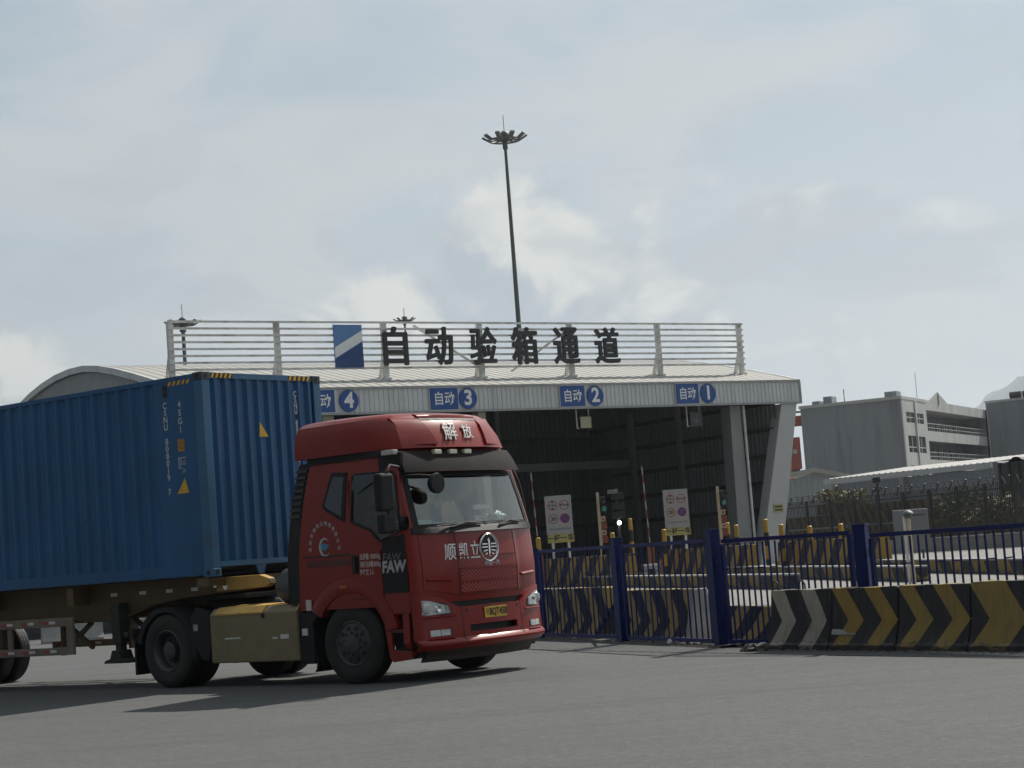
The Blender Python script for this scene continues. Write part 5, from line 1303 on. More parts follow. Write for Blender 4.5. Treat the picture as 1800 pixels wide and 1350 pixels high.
for s in (-1, 1):
    pl_ = [(s*1.185, .83), (s*1.195, 1.03), (s*1.06, 1.015), (s*.80, .935), (s*.775, .845)]
    big = [(s*1.205, .81), (s*1.21, 1.05), (s*1.06, 1.035), (s*.785, .95), (s*.755, .825)]
    polypatch(big, bx, .006).build('headlight_seat', M_ink, bmp)
    hl = polypatch(pl_, bx, .016).build('headlight', mat('headlight_glass', (.46, .48, .48), .10, .15, .35, 14.), trk)
    mb = MB(); mb.lathe([(0, .006), (.05, .012), (.068, .004), (.075, -.02)], 20, 'x', (bx(s*1.09, .93)+.018, s*1.09, .925)); mb.build('reflector', M_lamp, hl, smooth=60)
    mb = MB(); mb.lathe([(0, .004), (.04, .010), (.055, -.02)], 20, 'x', (bx(s*.94, .9)+.018, s*.94, .905)); mb.build('reflector', M_chrome, hl, smooth=60)
    polypatch([(s*.85, .855), (s*.86, .955), (s*.80, .93), (s*.785, .86)], bx, .021).build('indicator', mat('indicator_grey', (.30, .31, .31), .15, 0, .2, 9.), hl)
    polypatch([(s*.77, .545), (s*1.10, .545), (s*1.10, .655), (s*.77, .655)], bx, .004).build('fog_lamp_seat', M_ink, bmp)
    fg = polypatch([(s*.80, .565), (s*.935, .565), (s*.935, .64), (s*.80, .64)], bx, .013).build('fog_lamp', MATS['headlight_glass'], trk)
    polypatch([(s*.945, .565), (s*1.08, .565), (s*1.08, .64), (s*.945, .64)], bx, .012).build('fog_lens', M_lamp, fg)
    mb = MB(); mb.sheet(lambda y, q: (bx(y, .53)+.03*(1-abs(q)/.012), y, .530+q), list(np.linspace(s*.74, s*1.12, 6)), [-.012, 0, .012], (-.02, 0, 0)); mb.build('bumper_ledge', M_red, bmp)
    mb = MB(); mb.sheet(lambda y, q: (bx(y, .80)+.03*(1-abs(q)/.012), y, .80+q+.0), list(np.linspace(s*.70, s*1.16, 8)), [-.012, 0, .012], (-.02, 0, 0)); mb.build('bumper_ledge', M_red, bmp)
    mb = MB(); mb.lathe([(0, .004), (.018, .003), (.02, -.01)], 12, 'x', (bx(s*.50, .86)+.002, s*.50, .86)); mb.build('tow_cover', M_ink, bmp)
mb = MB(); yp = 0.02; xq = bx(0, .8) + .008
mb.box(xq, xq+.006, yp-.22, yp+.22, .735, .875, ); pt_ = mb.build('licence_plate', M_plate, trk, bevel=.002)
lettering('粤', .085, lambda a, b, c: (xq+.0095, yp-.165+a*.8, .805+b), mat('faded_ink', (.20, .13, .03), .6, 0, 0), pt_, bold=.0)
lettering('B', .125, lambda a, b, c: (xq+.0095, yp-.10+a*.8, .805+b), M_ink, pt_, bold=.003)
lettering('QT458', .125, lambda a, b, c: (xq+.0095, yp+.07+a*.8, .805+b), M_ink, pt_, bold=.003)
# near side: door, windows, black panel, writing. Points are (x, z) on the side skin
def sidepoly(poly, e, th=.01, sub=4, sgn=-1):
    P = []
    for (a, b) in zip(poly, poly[1:] + poly[:1]):
        for k in range(sub): P.append((a[0]+(b[0]-a[0])*k/sub, a[1]+(b[1]-a[1])*k/sub))
    n = len(P); cx_, cz_ = sum(p[0] for p in P)/n, sum(p[1] for p in P)/n
    def q(x, z, ee): 
        p = sidept(x, z, ee); return (p[0], p[1] if sgn < 0 else -p[1], p[2])
    V = [q(cx_, cz_, e)]; Fs = [(0, 1+i, 1+(i+1)%n) for i in range(n)]
    for l in (.5, 1.): V += [q(cx_+(p[0]-cx_)*l, cz_+(p[1]-cz_)*l, e) for p in P]
    for i in range(n): Fs.append((1+i, 1+n+i, 1+n+(i+1)%n, 1+(i+1)%n))
    V += [q(p[0], p[1], e-th) for p in P]; o = 1+n
    for i in range(n): Fs.append((o+i, o+n+i, o+n+(i+1)%n, o+(i+1)%n))
    return MB().add(V, Fs)
doorpoly = [(.13, 1.10), (.66, 1.10), (.66, 1.70), (1.10, 1.90), (1.04, 2.68), (.97, 2.78), (.15, 2.80)]
mb = MB(); mb.sheet(lambda x, z: (x, c_w(z) - .004, z), [.07, .45, .84], [2.1, 2.4, 2.64]); mb.build('driver_window', glass_mat('clear_side_glass', (.9, .9, .9), .02, .02, (.86, .9, .88)), trk)
for sgn in (-1,):
    sidepoly([(.118, 1.09), (.672, 1.09), (.672, 1.84), (.50, 1.99), (.16, 2.12), (.118, 2.12)], .003, sgn=sgn).build('door_gap', M_ink, trk)
    dr = sidepoly([(.13, 1.10), (.66, 1.10), (.66, 1.82), (.50, 1.97), (.165, 2.10), (.13, 2.10)], .014, .014).build('door', M_red, trk)
    for pc in ([(.66, 1.70), (1.08, 1.90), (1.04, 1.92), (.66, 1.82)], [(.13, 2.10), (.175, 2.10), (.21, 2.68), (.24, 2.715), (.15, 2.80)], [(.15, 2.80), (.24, 2.715), (.90, 2.69), (.95, 2.78)], [(.90, 2.69), (.96, 2.62), (1.03, 1.92), (1.075, 1.90), (1.02, 2.68), (.95, 2.78)]):
        sidepoly(pc, .014, .014).build('door_frame', M_red, dr)
    ol = [(.165, 2.10), (.50, 1.97), (.66, 1.82), (1.04, 1.92), (.97, 2.62), (.91, 2.69), (.24, 2.71), (.20, 2.67), (.165, 2.10)]
    mb = MB(); mb.tube([sidept(x, z, .016) for x, z in ol], .016, 6); mb.build('window_seal', M_black, dr)
    sidepoly(ol[:-1], .006, .006).build('window', glass_mat('door_glass', (.9, .92, .95), .05, .02, (.55, .58, .60)), dr)
    sidepoly([(.19, 2.52), (.30, 2.46), (.62, 2.60), (.60, 2.69), (.24, 2.70)], .030, .012).build('rain_visor', mat('smoked_visor', (.05, .06, .07), .2, 0, .1, 3.), dr)
    sidepoly([(-.375, 2.335), (-.30, 2.26), (.035, 2.10), (.09, 2.75), (-.20, 2.77)], .010, sgn=sgn).build('window_seal', M_black, trk)
    sidepoly([(-.325, 2.35), (-.27, 2.30), (-.02, 2.18), (.035, 2.69), (-.17, 2.71)], .015, sgn=sgn).build('quarter_window', mat('side_glass_grey', (.05, .058, .072), .12, 0, .1, 2., spec=.7), trk)
    sidepoly([(.675, 1.15), (1.10, 1.15), (1.10, 1.88), (.92, 1.86), (.70, 1.84)], .018, sgn=sgn).build('black_panel', M_black, trk)
    sidepoly([(-.78, 1.675), (.10, 1.665), (.10, 1.685), (-.78, 1.695)], .004, sgn=sgn).build('crease', M_ink, trk)
    sidepoly([(-.72, 1.54), (.10, 1.54), (.10, 1.63), (-.70, 1.63)], .003, sgn=sgn).build('crease_shadow_strip', mat('red_crease_shadow', (.10, .012, .010), .4, 0, .1, 3.), trk)  # darker red strip paints the shade below the crease
    h_ = sidepoly([(.145, 1.42), (.26, 1.42), (.27, 1.66), (.145, 1.66)], .020, sgn=sgn).build('door_handle', M_black, trk)
    mb = MB(); mb.box(.19, .225, -sgn*0 + (sgn*(c_w(1.5)+.02) if sgn > 0 else -(c_w(1.5)+.05)), (sgn*(c_w(1.5)+.05) if sgn > 0 else -(c_w(1.5)+.02)), 1.45, 1.63); mb.build('handle_bar', M_ink, h_, bevel=.008)
def on_side(x0, z0, e=.0275):
    return lambda a, b, c: sidept(x0 + a, z0 + b, e)
bp = [o for o in SC.objects if o.parent == trk and o.name.startswith('black_panel')][0]
lettering('FAW', .20, lambda a, b, c: sidept(.885 + a*.95 + b*.12, 1.475 + b, .021), M_silver, bp, bold=.009)
lettering('FAW', .14, lambda a, b, c: sidept(.86 + a*1.05 + b*.12, 1.60 + b, .0205), mat('ghost_lettering', (.12, .12, .13), .5, 0, 0), bp, bold=.002)
for s_, z_, x_ in (('总质量 18000kg', 1.63, .47), ('准牵引总质量38000kg', 1.53, .47), ('驾驶室 2人', 1.43, .40)):
    vs_, f_ = textmesh(s_, .088, bold=.002); wd = max(v[0] for v in vs_) - min(v[0] for v in vs_); k_ = (.37 if x_ > .45 else .26)/wd
    b_ = MB(); b_.add([sidept(x_ + v[0]*k_, z_ + v[1]*.95, .0165) for v in vs_], f_); b_.build('lettering', mat('lettering_pinkgrey', (.55, .45, .43), .6, 0, .1, 9.), trk)
# round company mark: an arc of characters over a crescent
cx0, cz0 = -.36, 1.80
for i, ch in enumerate('深圳市顺凯立物流有限公司'):
    a_ = math.pi*(1 - (i+.0)/11) ; r_ = .265
    vs_, f_ = textmesh(ch, .062, bold=.001)
    rot = a_ - math.pi/2; c_, s_ = math.cos(rot), math.sin(rot)
    b_ = MB(); b_.add([sidept(cx0 + r_*math.cos(a_)*1.0 + v[0]*c_ - v[1]*s_, cz0 - .02 + r_*1.25*math.sin(a_) + v[0]*s_ + v[1]*c_, .004) for v in vs_], f_); b_.build('lettering', M_silver, trk)
mb = MB(); outer = [(.105*math.cos(a_), .125*math.sin(a_)) for a_ in np.linspace(.7, 2*math.pi-.7, 24)]; inner_ = [(.02+.082*math.cos(a_), .102*math.sin(a_)) for a_ in np.linspace(.85, 2*math.pi-.85, 24)]
mb.add([sidept(cx0+p[0], cz0+p[1], .004) for p in outer + inner_], [(i, i+1, i+25, i+24) for i in range(23)]); mb.build('company_mark', M_silver, trk)
mb = MB(); mb.add([sidept(cx0+p[0], cz0+p[1], .005) for p in ((-.075, .045), (.0, .05), (.09, .02), (.01, -.055), (-.05, -.02))], [(0,1,2,3,4)]); mb.build('company_mark', mat('mark_blue', (.06, .24, .40), .5, 0, .1, 9.), trk)
# mirrors
mb = MB(); mb.box(1.00, 1.13, -1.66, -1.40, 2.18, 2.66); mm_ = mb.build('side_mirror', M_black, trk, bevel=.035)
mb = MB(); mb.box(1.00, 1.12, -1.64, -1.41, 1.90, 2.14); mb.build('wide_mirror', M_black, mm_, bevel=.03)
mb = MB(); mb.box(.992, .999, -1.63, -1.43, 2.21, 2.63); mb.build('mirror_glass', M_chrome, mm_)
mb = MB(); mb.tube([(1.03, -1.20, 2.74), (1.09, -1.42, 2.76), (1.10, -1.50, 2.68), (1.10, -1.50, 1.95), (1.05, -1.28, 1.93)], .018, 8); mb.build('mirror_arm', M_steel, mm_, smooth=50)
m2 = trk
mb = MB(); mb.tube([(.80, 1.19, 2.72), (.87, 1.25, 2.70), (.95, 1.27, 2.5), (1.02, 1.27, 2.2), (1.03, 1.25, 1.95)], .012, 8); mb.build('mirror_arm', M_steel, m2, smooth=50)
mb = MB(); mb.lathe([(0, -.07), (.09, -.06), (.125, -.02), (.135, .03), (.125, .05), (0, .055)], 24, 'x', (1.31, -.83, 2.50)); m3 = mb.build('front_mirror', M_black, trk, smooth=50)
mb = MB(); mb.tube([(1.26, -.86, 2.60), (1.18, -1.02, 2.62), (1.02, -1.14, 2.62)], .016, 8); mb.build('mirror_arm', M_black, m3, smooth=50)
mb = MB(); mb.sheet(lambda a_, t: (1.16 - .10*t, -1.25 - .04*math.sin(a_), 2.02 + .09*math.cos(a_)), list(np.linspace(0, 6.28, 12)), [0, 1]); mb.build('door_mirror_base', M_black, trk)
# rear side extenders with ribs
for s in (-1, 1):
    mb = MB(); mb.sheet(lambda t, z: (c_xr(z) + .05 - .24*t, s*(c_w(z) - .01 - .02*t), z), [0, .5, 1], list(np.linspace(1.08, 2.93, 12)), (0, -s*.04, 0)); ext = mb.build('side_extender', M_black, trk)
    mb = MB()
    for k_ in range(8):
        z = 2.22 + .085*k_; mb.sheet(lambda t, q: (c_xr(z) + .03 - .22*t, s*(c_w(z) + .012 - .02*t), z + q), [0, 1], [0, .035], (0, -s*.03, 0))
    mb.build('rib', mat('rib_dark', (.03, .03, .032), .5, 0, .1, 4.), ext)
# wheel arches and side steps
for s in (-1, 1):
    mb = MB(); A_ = list(np.linspace(R(14), R(146), 22))
    mb.sheet(lambda a_, t: (.03 + interp(t, [(0, .655), (1, .86)])*math.cos(a_), s*(1.245 + .012*math.sin(t*math.pi)), .50 + interp(t, [(0, .68), (1, .87)])*math.sin(a_)), A_, [0, .2, .5, .8, 1], (0, -s*.10, 0)); wa = mb.build('wheel_arch', M_red, trk, smooth=40)
    mb = MB(); mb.sheet(lambda a_, t: (.03 + .66*math.cos(a_), s*(1.20 - .75*t), .50 + .685*math.sin(a_)), A_, [0, 1]); mb.build('arch_liner', M_ink, trk)
    mb = MB(); mb.box(-.11, .02, s*1.262-.006 if s < 0 else 1.256, s*1.262+.006 if s < 0 else 1.268, 1.245, 1.285); mb.build('arch_marker', mat('marker_orange', (.45, .10, .02), .4, 0, .1, 9.), wa)
    # body side below the belt, between arch and bumper: upper flap, step well and steps
    ys_ = (-1.235, -1.19) if s < 0 else (1.19, 1.235)
    mb = MB(); mb.box(.62, 1.10, ys_[0], ys_[1], .875, 1.125); mb.build('side_flap', M_red, trk, bevel=.01)
    mb = MB(); mb.box(.70, 1.12, (ys_[0]+.10 if s < 0 else .6), (-.6 if s < 0 else ys_[1]-.10), .32, 1.10); mb.build('step_well', M_black, trk)
    mb = MB(); mb.prism([(.60, .90), (.74, .90), (.745, .42), (1.06, .40), (1.06, .30), (.74, .27), (.69, .31)], lambda x, z: (x, ys_[0], z), lambda x, z: (x, ys_[1], z)); mb.build('step_frame', M_red, trk, bevel=.008)
    mb = MB(); mb.box(.74, 1.06, ys_[0]+.004, ys_[1]+.06, .64, .685); mb.build('step', mat('step_dark_red', (.13, .015, .012), .5, 0, .2, 5.), trk)
    mb = MB(); mb.box(.74, 1.06, ys_[0]+.012, ys_[1]+.06, .40, .43); mb.build('step', M_black, trk)
    # panel behind the arch, white reflector, hanging flap
    mb = MB(); mb.prism([(-.80, 1.0), (-.52, 1.0), (-.68, .82), (-.80, .80)], lambda x, z: (x, ys_[0]+.01, z), lambda x, z: (x, ys_[1], z)); mb.build('rear_flap', M_black, trk)
    mb = MB(); mb.box(-.775, -.68, ys_[0]-.008 if s < 0 else ys_[1]-.0, ys_[0]+.008 if s < 0 else ys_[1]+.012, .955, 1.075) if False else mb.box(-.775, -.68, (-1.25 if s < 0 else 1.236), (-1.236 if s < 0 else 1.25), .985, 1.125); mb.build('reflector', mat('reflector_white', (.55, .53, .52), .4, 0, .1, 9.), trk)
    mb = MB(); mb.sheet(lambda y, z: (-.66 - .05*math.sin((z-.2)*3) - (.06*((.3-z)/.12)**2 if z < .3 else 0), s*y, z), [.62, 1.18], [.17, .22, .3, .45, .7, .95], (-.03, 0, 0)); mb.build('mud_flap', M_black, trk)
# wheels
def wheel(x, y, s, width, name='wheel', front=True):
    """s = side the outer face looks to (-1 near side)"""
    R_ = .525; w = width
    pr = [(.295, -w*.42), (.33, -w*.48), (.42, -w*.5), (.485, -w*.46), (.518, -w*.36), (R_, -w*.2), (R_, w*.2), (.518, w*.36), (.485, w*.46), (.42, w*.5), (.33, w*.48), (.295, w*.42)]
    mb = MB(); mb.lathe(pr, 56, 'y', (0, 0, 0), True)
    t = mb.build('tyre', M_rubber, None, smooth=35)
    # shoulder tread blocks as shallow grooves round the crown
    mb = MB()
    for k_ in (-.22, 0, .22): mb.lathe([(R_+.001, w*k_-.008), (R_+.0035, w*k_-.008), (R_+.0035, w*k_+.008), (R_+.001, w*k_+.008)], 40, 'y', (0, 0, 0), True)
    gr = mb.build('tread_rib', M_ink, None)
    o = w*.5*s
    mb = MB()
    if front: mb.lathe([(.30, o*.86), (.285, o*.92), (.265, o*.80), (.23, o*.86), (.17, o*.94), (.135, o*.98), (.125, o*1.12), (.09, o*1.18), (0, o*1.2)], 40, 'y', caps=False)
    else: mb.lathe([(.30, o*.86), (.285, o*.92), (.26, o*.70), (.235, o*-.05), (.19, o*-.22), (.15, o*-.2), (.13, o*.25), (.125, o*.62), (.10, o*.70), (0, o*.72)], 40, 'y', caps=False)
    rm = mb.build('rim', M_rim, None, smooth=45)
    mb = MB()
    for k_ in range(10):
        a_ = 2*math.pi*k_/10; rr_ = .205 if front else .212
        oy = o*.905 if front else o*-.10
        M = Matrix.Translation((rr_*math.cos(a_), oy, rr_*math.sin(a_)))
        if front: mb.lathe([(.0, .004*s), (.030, .003*s), (.034, -.03*s)], 12, 'y', (rr_*math.cos(a_), oy+ .006*s, rr_*math.sin(a_)))
    hh = mb.build('hand_hole', M_ink, None) if mb.v else None
    mb = MB()
    for k_ in range(10):
        a_ = 2*math.pi*(k_+.5)/10
        oy = o*1.0 if front else o*-.16
        mb.lathe([(.014, 0), (.014, .03*s), (0, .034*s)], 6, 'y', (.148*math.cos(a_) if front else .165*math.cos(a_), oy, .148*math.sin(a_) if front else .165*math.sin(a_)))
    wn_ = mb.build('wheel_nut', M_rim, None)
    mb = MB(); mb.lathe([(0, -o*.2), (.29, -o*.25), (.29, -o*1.3), (0, -o*1.3)], 24, 'y'); bd_ = mb.build('brake_drum', M_ink, None)
    return [q for q in (t, gr, rm, hh, wn_, bd_) if q]
def add_wheel(parent, x, y, s, width, front, dual=False, z=.525, steer=0.):
    e = bpy.data.objects.new('wheel', None); COL.objects.link(e); e.parent = parent; e.location = (x, y, z); e.rotation_euler = (0, 0, steer)
    ps = wheel(x, y, s, width, 'wheel', front); t = ps[0]
    for q in ps: q.parent = e
    if dual:
        t2 = t.copy(); COL.objects.link(t2); t2.parent = e; t2.location = (0, -s*.34, 0)
    return e
# sub-parts go one level only: tyre and rim hang under each wheel, their small pieces join them
for s in (-1, 1):
    add_wheel(trk, .0, s*1.07, s, .29, True, steer=R(3))
    add_wheel(trk, -3.70, s*1.10, s, .27, False, dual=True)
mb = MB(); mb.tube([(0, -.9, .5), (0, .9, .5)], .07, 10); mb.build('front_axle', M_steel, trk)
mb = MB(); mb.tube([(-3.7, -.95, .525), (-3.7, -.25, .525), (-3.7, -.2, .53), (-3.7, .2, .53), (-3.7, .25, .525), (-3.7, .95, .525)], [.09, .11, .24, .24, .11, .09], 14); mb.build('rear_axle', M_steel, trk, smooth=50)
# frame rails, engine mass, fifth wheel
for s in (-1, 1):
    mb = MB(); mb.box(-4.6, 1.1, s*.43-.04, s*.43+.04, .70, .98); mb.build('frame_rail', M_steel, trk)
mb = MB(); mb.box(-.7, .9, -.42, .42, .45, 1.25); mb.box(-1.9, -.7, -.25, .25, .5, .95); mb.box(-4.5, -1.0, -.38, .38, .72, .80); mb.build('engine', M_steel, trk, bevel=.03)
mb = MB(); mb.lathe([(.0, 1.20), (.48, 1.19), (.5, 1.14), (.5, 1.08), (0, 1.08)], 28, 'z', (-3.45, 0, 0)); mb.box(-3.7, -3.2, -.45, .45, .98, 1.08); mb.build('fifth_wheel', M_steel, trk)
# olive tank cover near side, plain tank far side
mb = MB(); mb.prism([(-1.25, .33), (-1.25, 1.00), (-1.16, 1.075), (-.62, 1.09), (-.62, .33)], lambda y, z: (-2.72, y, z), lambda y, z: (-.97, y, z)); tk = mb.build('tank_cover', M_olive, trk, bevel=.018)
mb = MB(); mb.prism([(-1.262, .985), (-1.262, 1.005), (-1.17, 1.090), (-.70, 1.105), (-.70, 1.085), (-1.165, 1.078)], lambda y, z: (-2.60, y, z), lambda y, z: (-1.62, y, z)); mb.build('sunlit_lid', M_ochre, tk)  # sunlight on the tank top put into a brighter ochre
mb = MB(); mb.box(-2.42, -2.10, -1.256, -1.2512, .655, .675); mb.box(-1.30, -1.14, -1.256, -1.2512, .63, .69); mb.box(-1.46, -1.36, -1.256, -1.2512, .635, .66); mb.build('reflective_strip', mat('strip_white', (.65, .63, .60), .4, 0, .1, 9.), tk)
mb = MB(); mb.box(-1.64, -1.60, -1.275, -1.25, .92, .98); mb.build('latch', M_ink, tk)
mb = MB(); mb.lathe([(0, -2.3), (.30, -2.3), (.33, -2.26), (.33, -1.0), (.30, -.96), (0, -.96)], 24, 'x', (0, .85, .70)); mb.build('fuel_tank', M_steel, trk, smooth=40)
mb = MB(); mb.lathe([(0, -1.55), (.20, -1.53), (.245, -1.45), (.245, -1.02), (0, -1.0)], 24, 'x', (0, -.88, 1.32)); mb.build('air_tank', mat('air_tank_grey', (.05, .052, .056), .5, 0, .1, 5.), trk, smooth=40)
mb = MB(); mb.box(-.96, -.9, -1.18, 1.18, .95, 2.2); mb.build('cab_rear_bracket', M_black, trk)
mb = MB(); mb.box(-.97, -.70, -1.22, -.8, .28, .95); mb.build('battery_box', M_black, trk, bevel=.02)
mb = MB(); mb.box(-.90, -.80, -1.232, -1.221, .66, .75); mb.build('reflective_strip', MATS['strip_white'], trk)
# rear mudguards: ridged quarter shells with flaps and a small lamp
for s in (-1, 1):
    A_ = list(np.linspace(R(-12), R(168), 22))
    mb = MB(); mb.sheet(lambda a_, t: (-3.70 + (.62 + .012*math.sin(t*25))*math.cos(a_)*1.02, s*(1.235 - .62*t), .52 + .625*math.sin(a_)), A_, [0, .06, .5, 1], None); mg = mb.build('rear_mudguard', M_black, trk)
    mb = MB(); mb.sheet(lambda a_, t: (-3.70 + (.55 + .085*t)*math.cos(a_)*1.02, s*1.238, .52 + (.555+.075*t)*math.sin(a_)), A_, [0, 1], (0, -s*.02, 0)); mb.build('mudguard_lip', M_black, mg)
    mb = MB(); mb.prism([(-2.74, .60), (-2.74, 1.05), (-3.0, 1.12), (-3.16, .96), (-3.07, .60), (-2.95, .40), (-2.8, .36)], lambda x, z: (x, s*1.235, z), lambda x, z: (x, s*1.20, z)); mb.build('mudguard_front', M_black, mg)
    mb = MB(); mb.box(-3.08, -2.99, s*1.242-.006, s*1.242+.006, .79, .88); mb.build('reflector', mat('reflector_grey', (.34, .31, .29), .4, 0, .2, 9.), mg)
    mb = MB(); mb.box(-4.42, -4.38, min(s*.66, s*1.23), max(s*.66, s*1.23), .20, .70); mb.build('rear_flap', M_black, trk)
mb = MB(); mb.box(-4.6, -4.54, -1.15, 1.15, .72, .86); mb.build('rear_cross_beam', M_steel, trk)

# ================================================================== SEMI-TRAILER
CA = (-4.365, 26.933); CYAW = R(-37.03); CZ = 1.526
trl = thing('semi_trailer', 'ochre skeletal semi-trailer carrying the blue container behind the red cab', 'trailer', (CA[0], CA[1], 0), CYAW)
M_beam = mat('dirty_shaded_ochre', (.13, .082, .035), .6, 0, .25, 2., dirt=(.045, .035, .025), dirt_amt=.8, dirt_scale=2.)  # trailer ochre darkened for the shade under the container, with dirt on top
goose = [(.56, 1.505), (-.42, 1.505), (-.45, 1.55), (-12.1, 1.55), (-12.1, .98), (-2.7, .98), (-2.2, 1.06), (-1.74, 1.18), (-.97, 1.25), (.66, 1.33), (.76, 1.37), (.74, 1.45)]
for y in (.34, 1.97):
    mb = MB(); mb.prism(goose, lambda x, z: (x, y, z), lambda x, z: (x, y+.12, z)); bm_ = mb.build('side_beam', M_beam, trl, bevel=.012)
    mb = MB(); mb.prism([(.555, 1.509), (-.33, 1.509), (-.30, 1.31), (.655, 1.335), (.755, 1.375), (.735, 1.452)], lambda x, z: (x, y-.004, z), lambda x, z: (x, y+.124, z)); mb.build('gooseneck', M_ochre, trl, bevel=.01)
    mb = MB()
    for x in (-2.55, -1.92, -1.35, -.82): mb.box(x, x+.14, y-.006, y-.001, 1.345, 1.395)
    mb.build('reflective_strip', MATS['strip_white'], bm_)
    mb = MB(); mb.lathe([(0, -.06), (.035, -.055), (.04, 0), (.04, .02)], 12, 'y', (-.28, y, 1.40)); mb.lathe([(0, -.012), (.045, -.01), (.045, .02)], 14, 'y', (-.12, y, 1.375)); mb.build('lock_pin', M_chrome, bm_)
mb = MB(); mb.box(.28, .56, .46, 1.97, 1.42, 1.50); mb.box(-.34, -.1, .0, 2.44, 1.40, 1.512); 
for x in (-3.1, -5.2, -7.2, -9.3, -11.6): mb.box(x-.07, x+.07, .02, 2.42, 1.25, 1.50)
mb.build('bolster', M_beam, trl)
mb = MB(); mb.box(-2.6, .1, .5, 1.9, 1.20, 1.26); mb.build('coupling_plate', M_steel, trl)
mb = MB(); 
for y in (.5, 1.85):
    mb.bar((-3.8, y, .98), (-3.2, y+.0, .6), .06); mb.bar((-3.8, y, .6), (-3.2, y, .98), .06); mb.box(-3.9, -3.84, y-.04, y+.04, .5, 1.0); mb.box(-5.4, -5.3, y-.05, y+.05, .5, 1.0)
mb.bar((-4.6, .45, 1.0), (-4.0, .45, 1.4), .05); mb.bar((-3.5, .45, 1.4), (-3.9, .45, 1.0), .05); mb.build('brace', M_rustbeam, trl)
for y in (.22, 2.1):
    mb = MB(); mb.box(-2.34, -2.16, y-.09, y+.09, .66, 1.25); mb.box(-2.31, -2.19, y-.06, y+.06, .50, .66); lg = mb.build('landing_leg', M_steel, trl, bevel=.01)
    mb = MB(); mb.prism([(-2.52, .37), (-1.98, .37), (-2.0, .41), (-2.12, .44), (-2.17, .56), (-2.33, .56), (-2.38, .44), (-2.5, .41)], lambda x, z: (x, y-.12, z), lambda x, z: (x, y+.12, z)); mb.build('foot', M_steel, lg, bevel=.01)
mb = MB(); mb.box(-2.1, -2.0, .15, 2.2, .75, .82); mb.bar((-2.25, .22, 1.0), (-2.9, .5, 1.3), .06); mb.build('leg_brace', M_steel, trl)
for y in (0.0, 2.40):
    mb = MB(); mb.box(-6.5, -3.05, y, y+.04, .955, 1.085); mb.box(-6.5, -3.05, y, y+.04, .53, .645); mb.box(-3.21, -3.05, y-.002, y+.045, .645, .955)
    for x in (-4.55, -6.0): mb.box(x-.05, x+.05, y+.005, y+.05, .645, .955)
    gd = mb.build('side_guard', M_guard, trl, bevel=.006)
    mr = MB(); mw = MB()
    for x in (-6.2, -5.4, -4.6, -4.1, -3.6):
        for z in (1.0, .57):
            mr.box(x-.14, x, y-.006, y-.001, z, z+.04); mw.box(x+.01, x+.15, y-.006, y-.001, z, z+.04)
    mr.build('reflective_strip', mat('strip_red', (.35, .05, .04), .4, 0, .1, 9.), gd); mw.build('reflective_strip', MATS['strip_white'], gd)
    mb = MB()
    for x in (-3.4, -5.0, -6.4): mb.box(x-.04, x+.04, min(y+.045, 1.2) if y < 1 else 1.97, .4 if y < 1 else 2.39, .98, 1.03)
    mb.build('guard_bracket', M_rustbeam, trl)
for x in (-7.56, -8.87, -10.18):
    for s, y in ((-1, .17), (1, 2.27)): add_wheel(trl, x, y, s, .27, False, dual=True)
    mb = MB(); mb.tube([(x, .3, .525), (x, 2.1, .525)], .08, 10); mb.build('axle', M_steel, trl)

# ================================================================== CONTAINER
cn = thing('shipping_container', 'dark blue forty-foot shipping container on the trailer, white codes and yellow stickers', 'container', (CA[0], CA[1], CZ), CYAW)
CL, CW, CH = 12.192, 2.438, 2.896
# local x: 0 at the front wall, negative to the rear; y: 0 near side .. CW
for i, (x, y) in enumerate(((0, 0), (0, CW), (-CL, 0), (-CL, CW))):
    sx, sy = (-1 if x == 0 else 1), (1 if y == 0 else -1)
    mb = MB(); mb.box(min(x, x+sx*.17), max(x, x+sx*.17), min(y, y+sy*.15), max(y, y+sy*.15), .118, CH-.118); mb.build('corner_post', M_contframe, cn, bevel=.006)
    for z in (0, CH-.118):
        x0, x1 = min(x+sx*-.004, x+sx*.178), max(x+sx*-.004, x+sx*.178); y0, y1 = min(y-sy*.004, y+sy*.162), max(y-sy*.004, y+sy*.162)
        mb = MB(); mb.box(x0, x1, y0, y1, z, z+.118); cc = mb.build('corner_casting', M_casting if z else M_contframe, cn, bevel=.008)
        mb = MB(); yy = y - sy*.006; xx = x - sx*.006
        mb.lathe([(0, -.002), (.034, -.002), (.034, .004)], 14, 'y', (x + sx*.09, yy, z+.06)); mb.lathe([(0, -.002), (.034, -.002), (.034, .004)], 14, 'x', (xx, y+sy*.085, z+.06)); mb.build('lifting_hole', M_ink, cc)
for y0, y1 in ((.012, .07), (CW-.07, CW-.012)):
    mb = MB(); mb.box(-CL+.178, -.178, y0, y1, CH-.075, CH-.012); mb.build('top_rail', M_contframe if y0 > 1 else M_cont, cn)
    mb = MB(); mb.box(-CL+.178, -.178, y0-.004, y1, .03, .19); mb.build('bottom_rail', M_cont, cn)
for x0, x1 in ((-.075, -.012), (-CL+.012, -CL+.075)):
    mb = MB(); mb.box(x0, x1, .162, CW-.162, CH-.09, CH-.010); mb.build('header', M_contframe, cn)
    mb = MB(); mb.box(x0, x1+.004, .162, CW-.162, .135, .21); mb.build('sill', M_contframe, cn)
mb = MB(); mb.box(-CL+.05, -.05, .06, CW-.06, CH-.045, CH-.02); mb.build('roof', M_cont, cn)
mb = MB(); mb.box(-CL+.1, -.1, .08, CW-.08, .10, .16); 
for k_ in range(30): x = -.35 - .4*k_; mb.box(x-.025, x+.025, .08, CW-.08, .04, .10)
mb.build('floor', M_steel, cn)
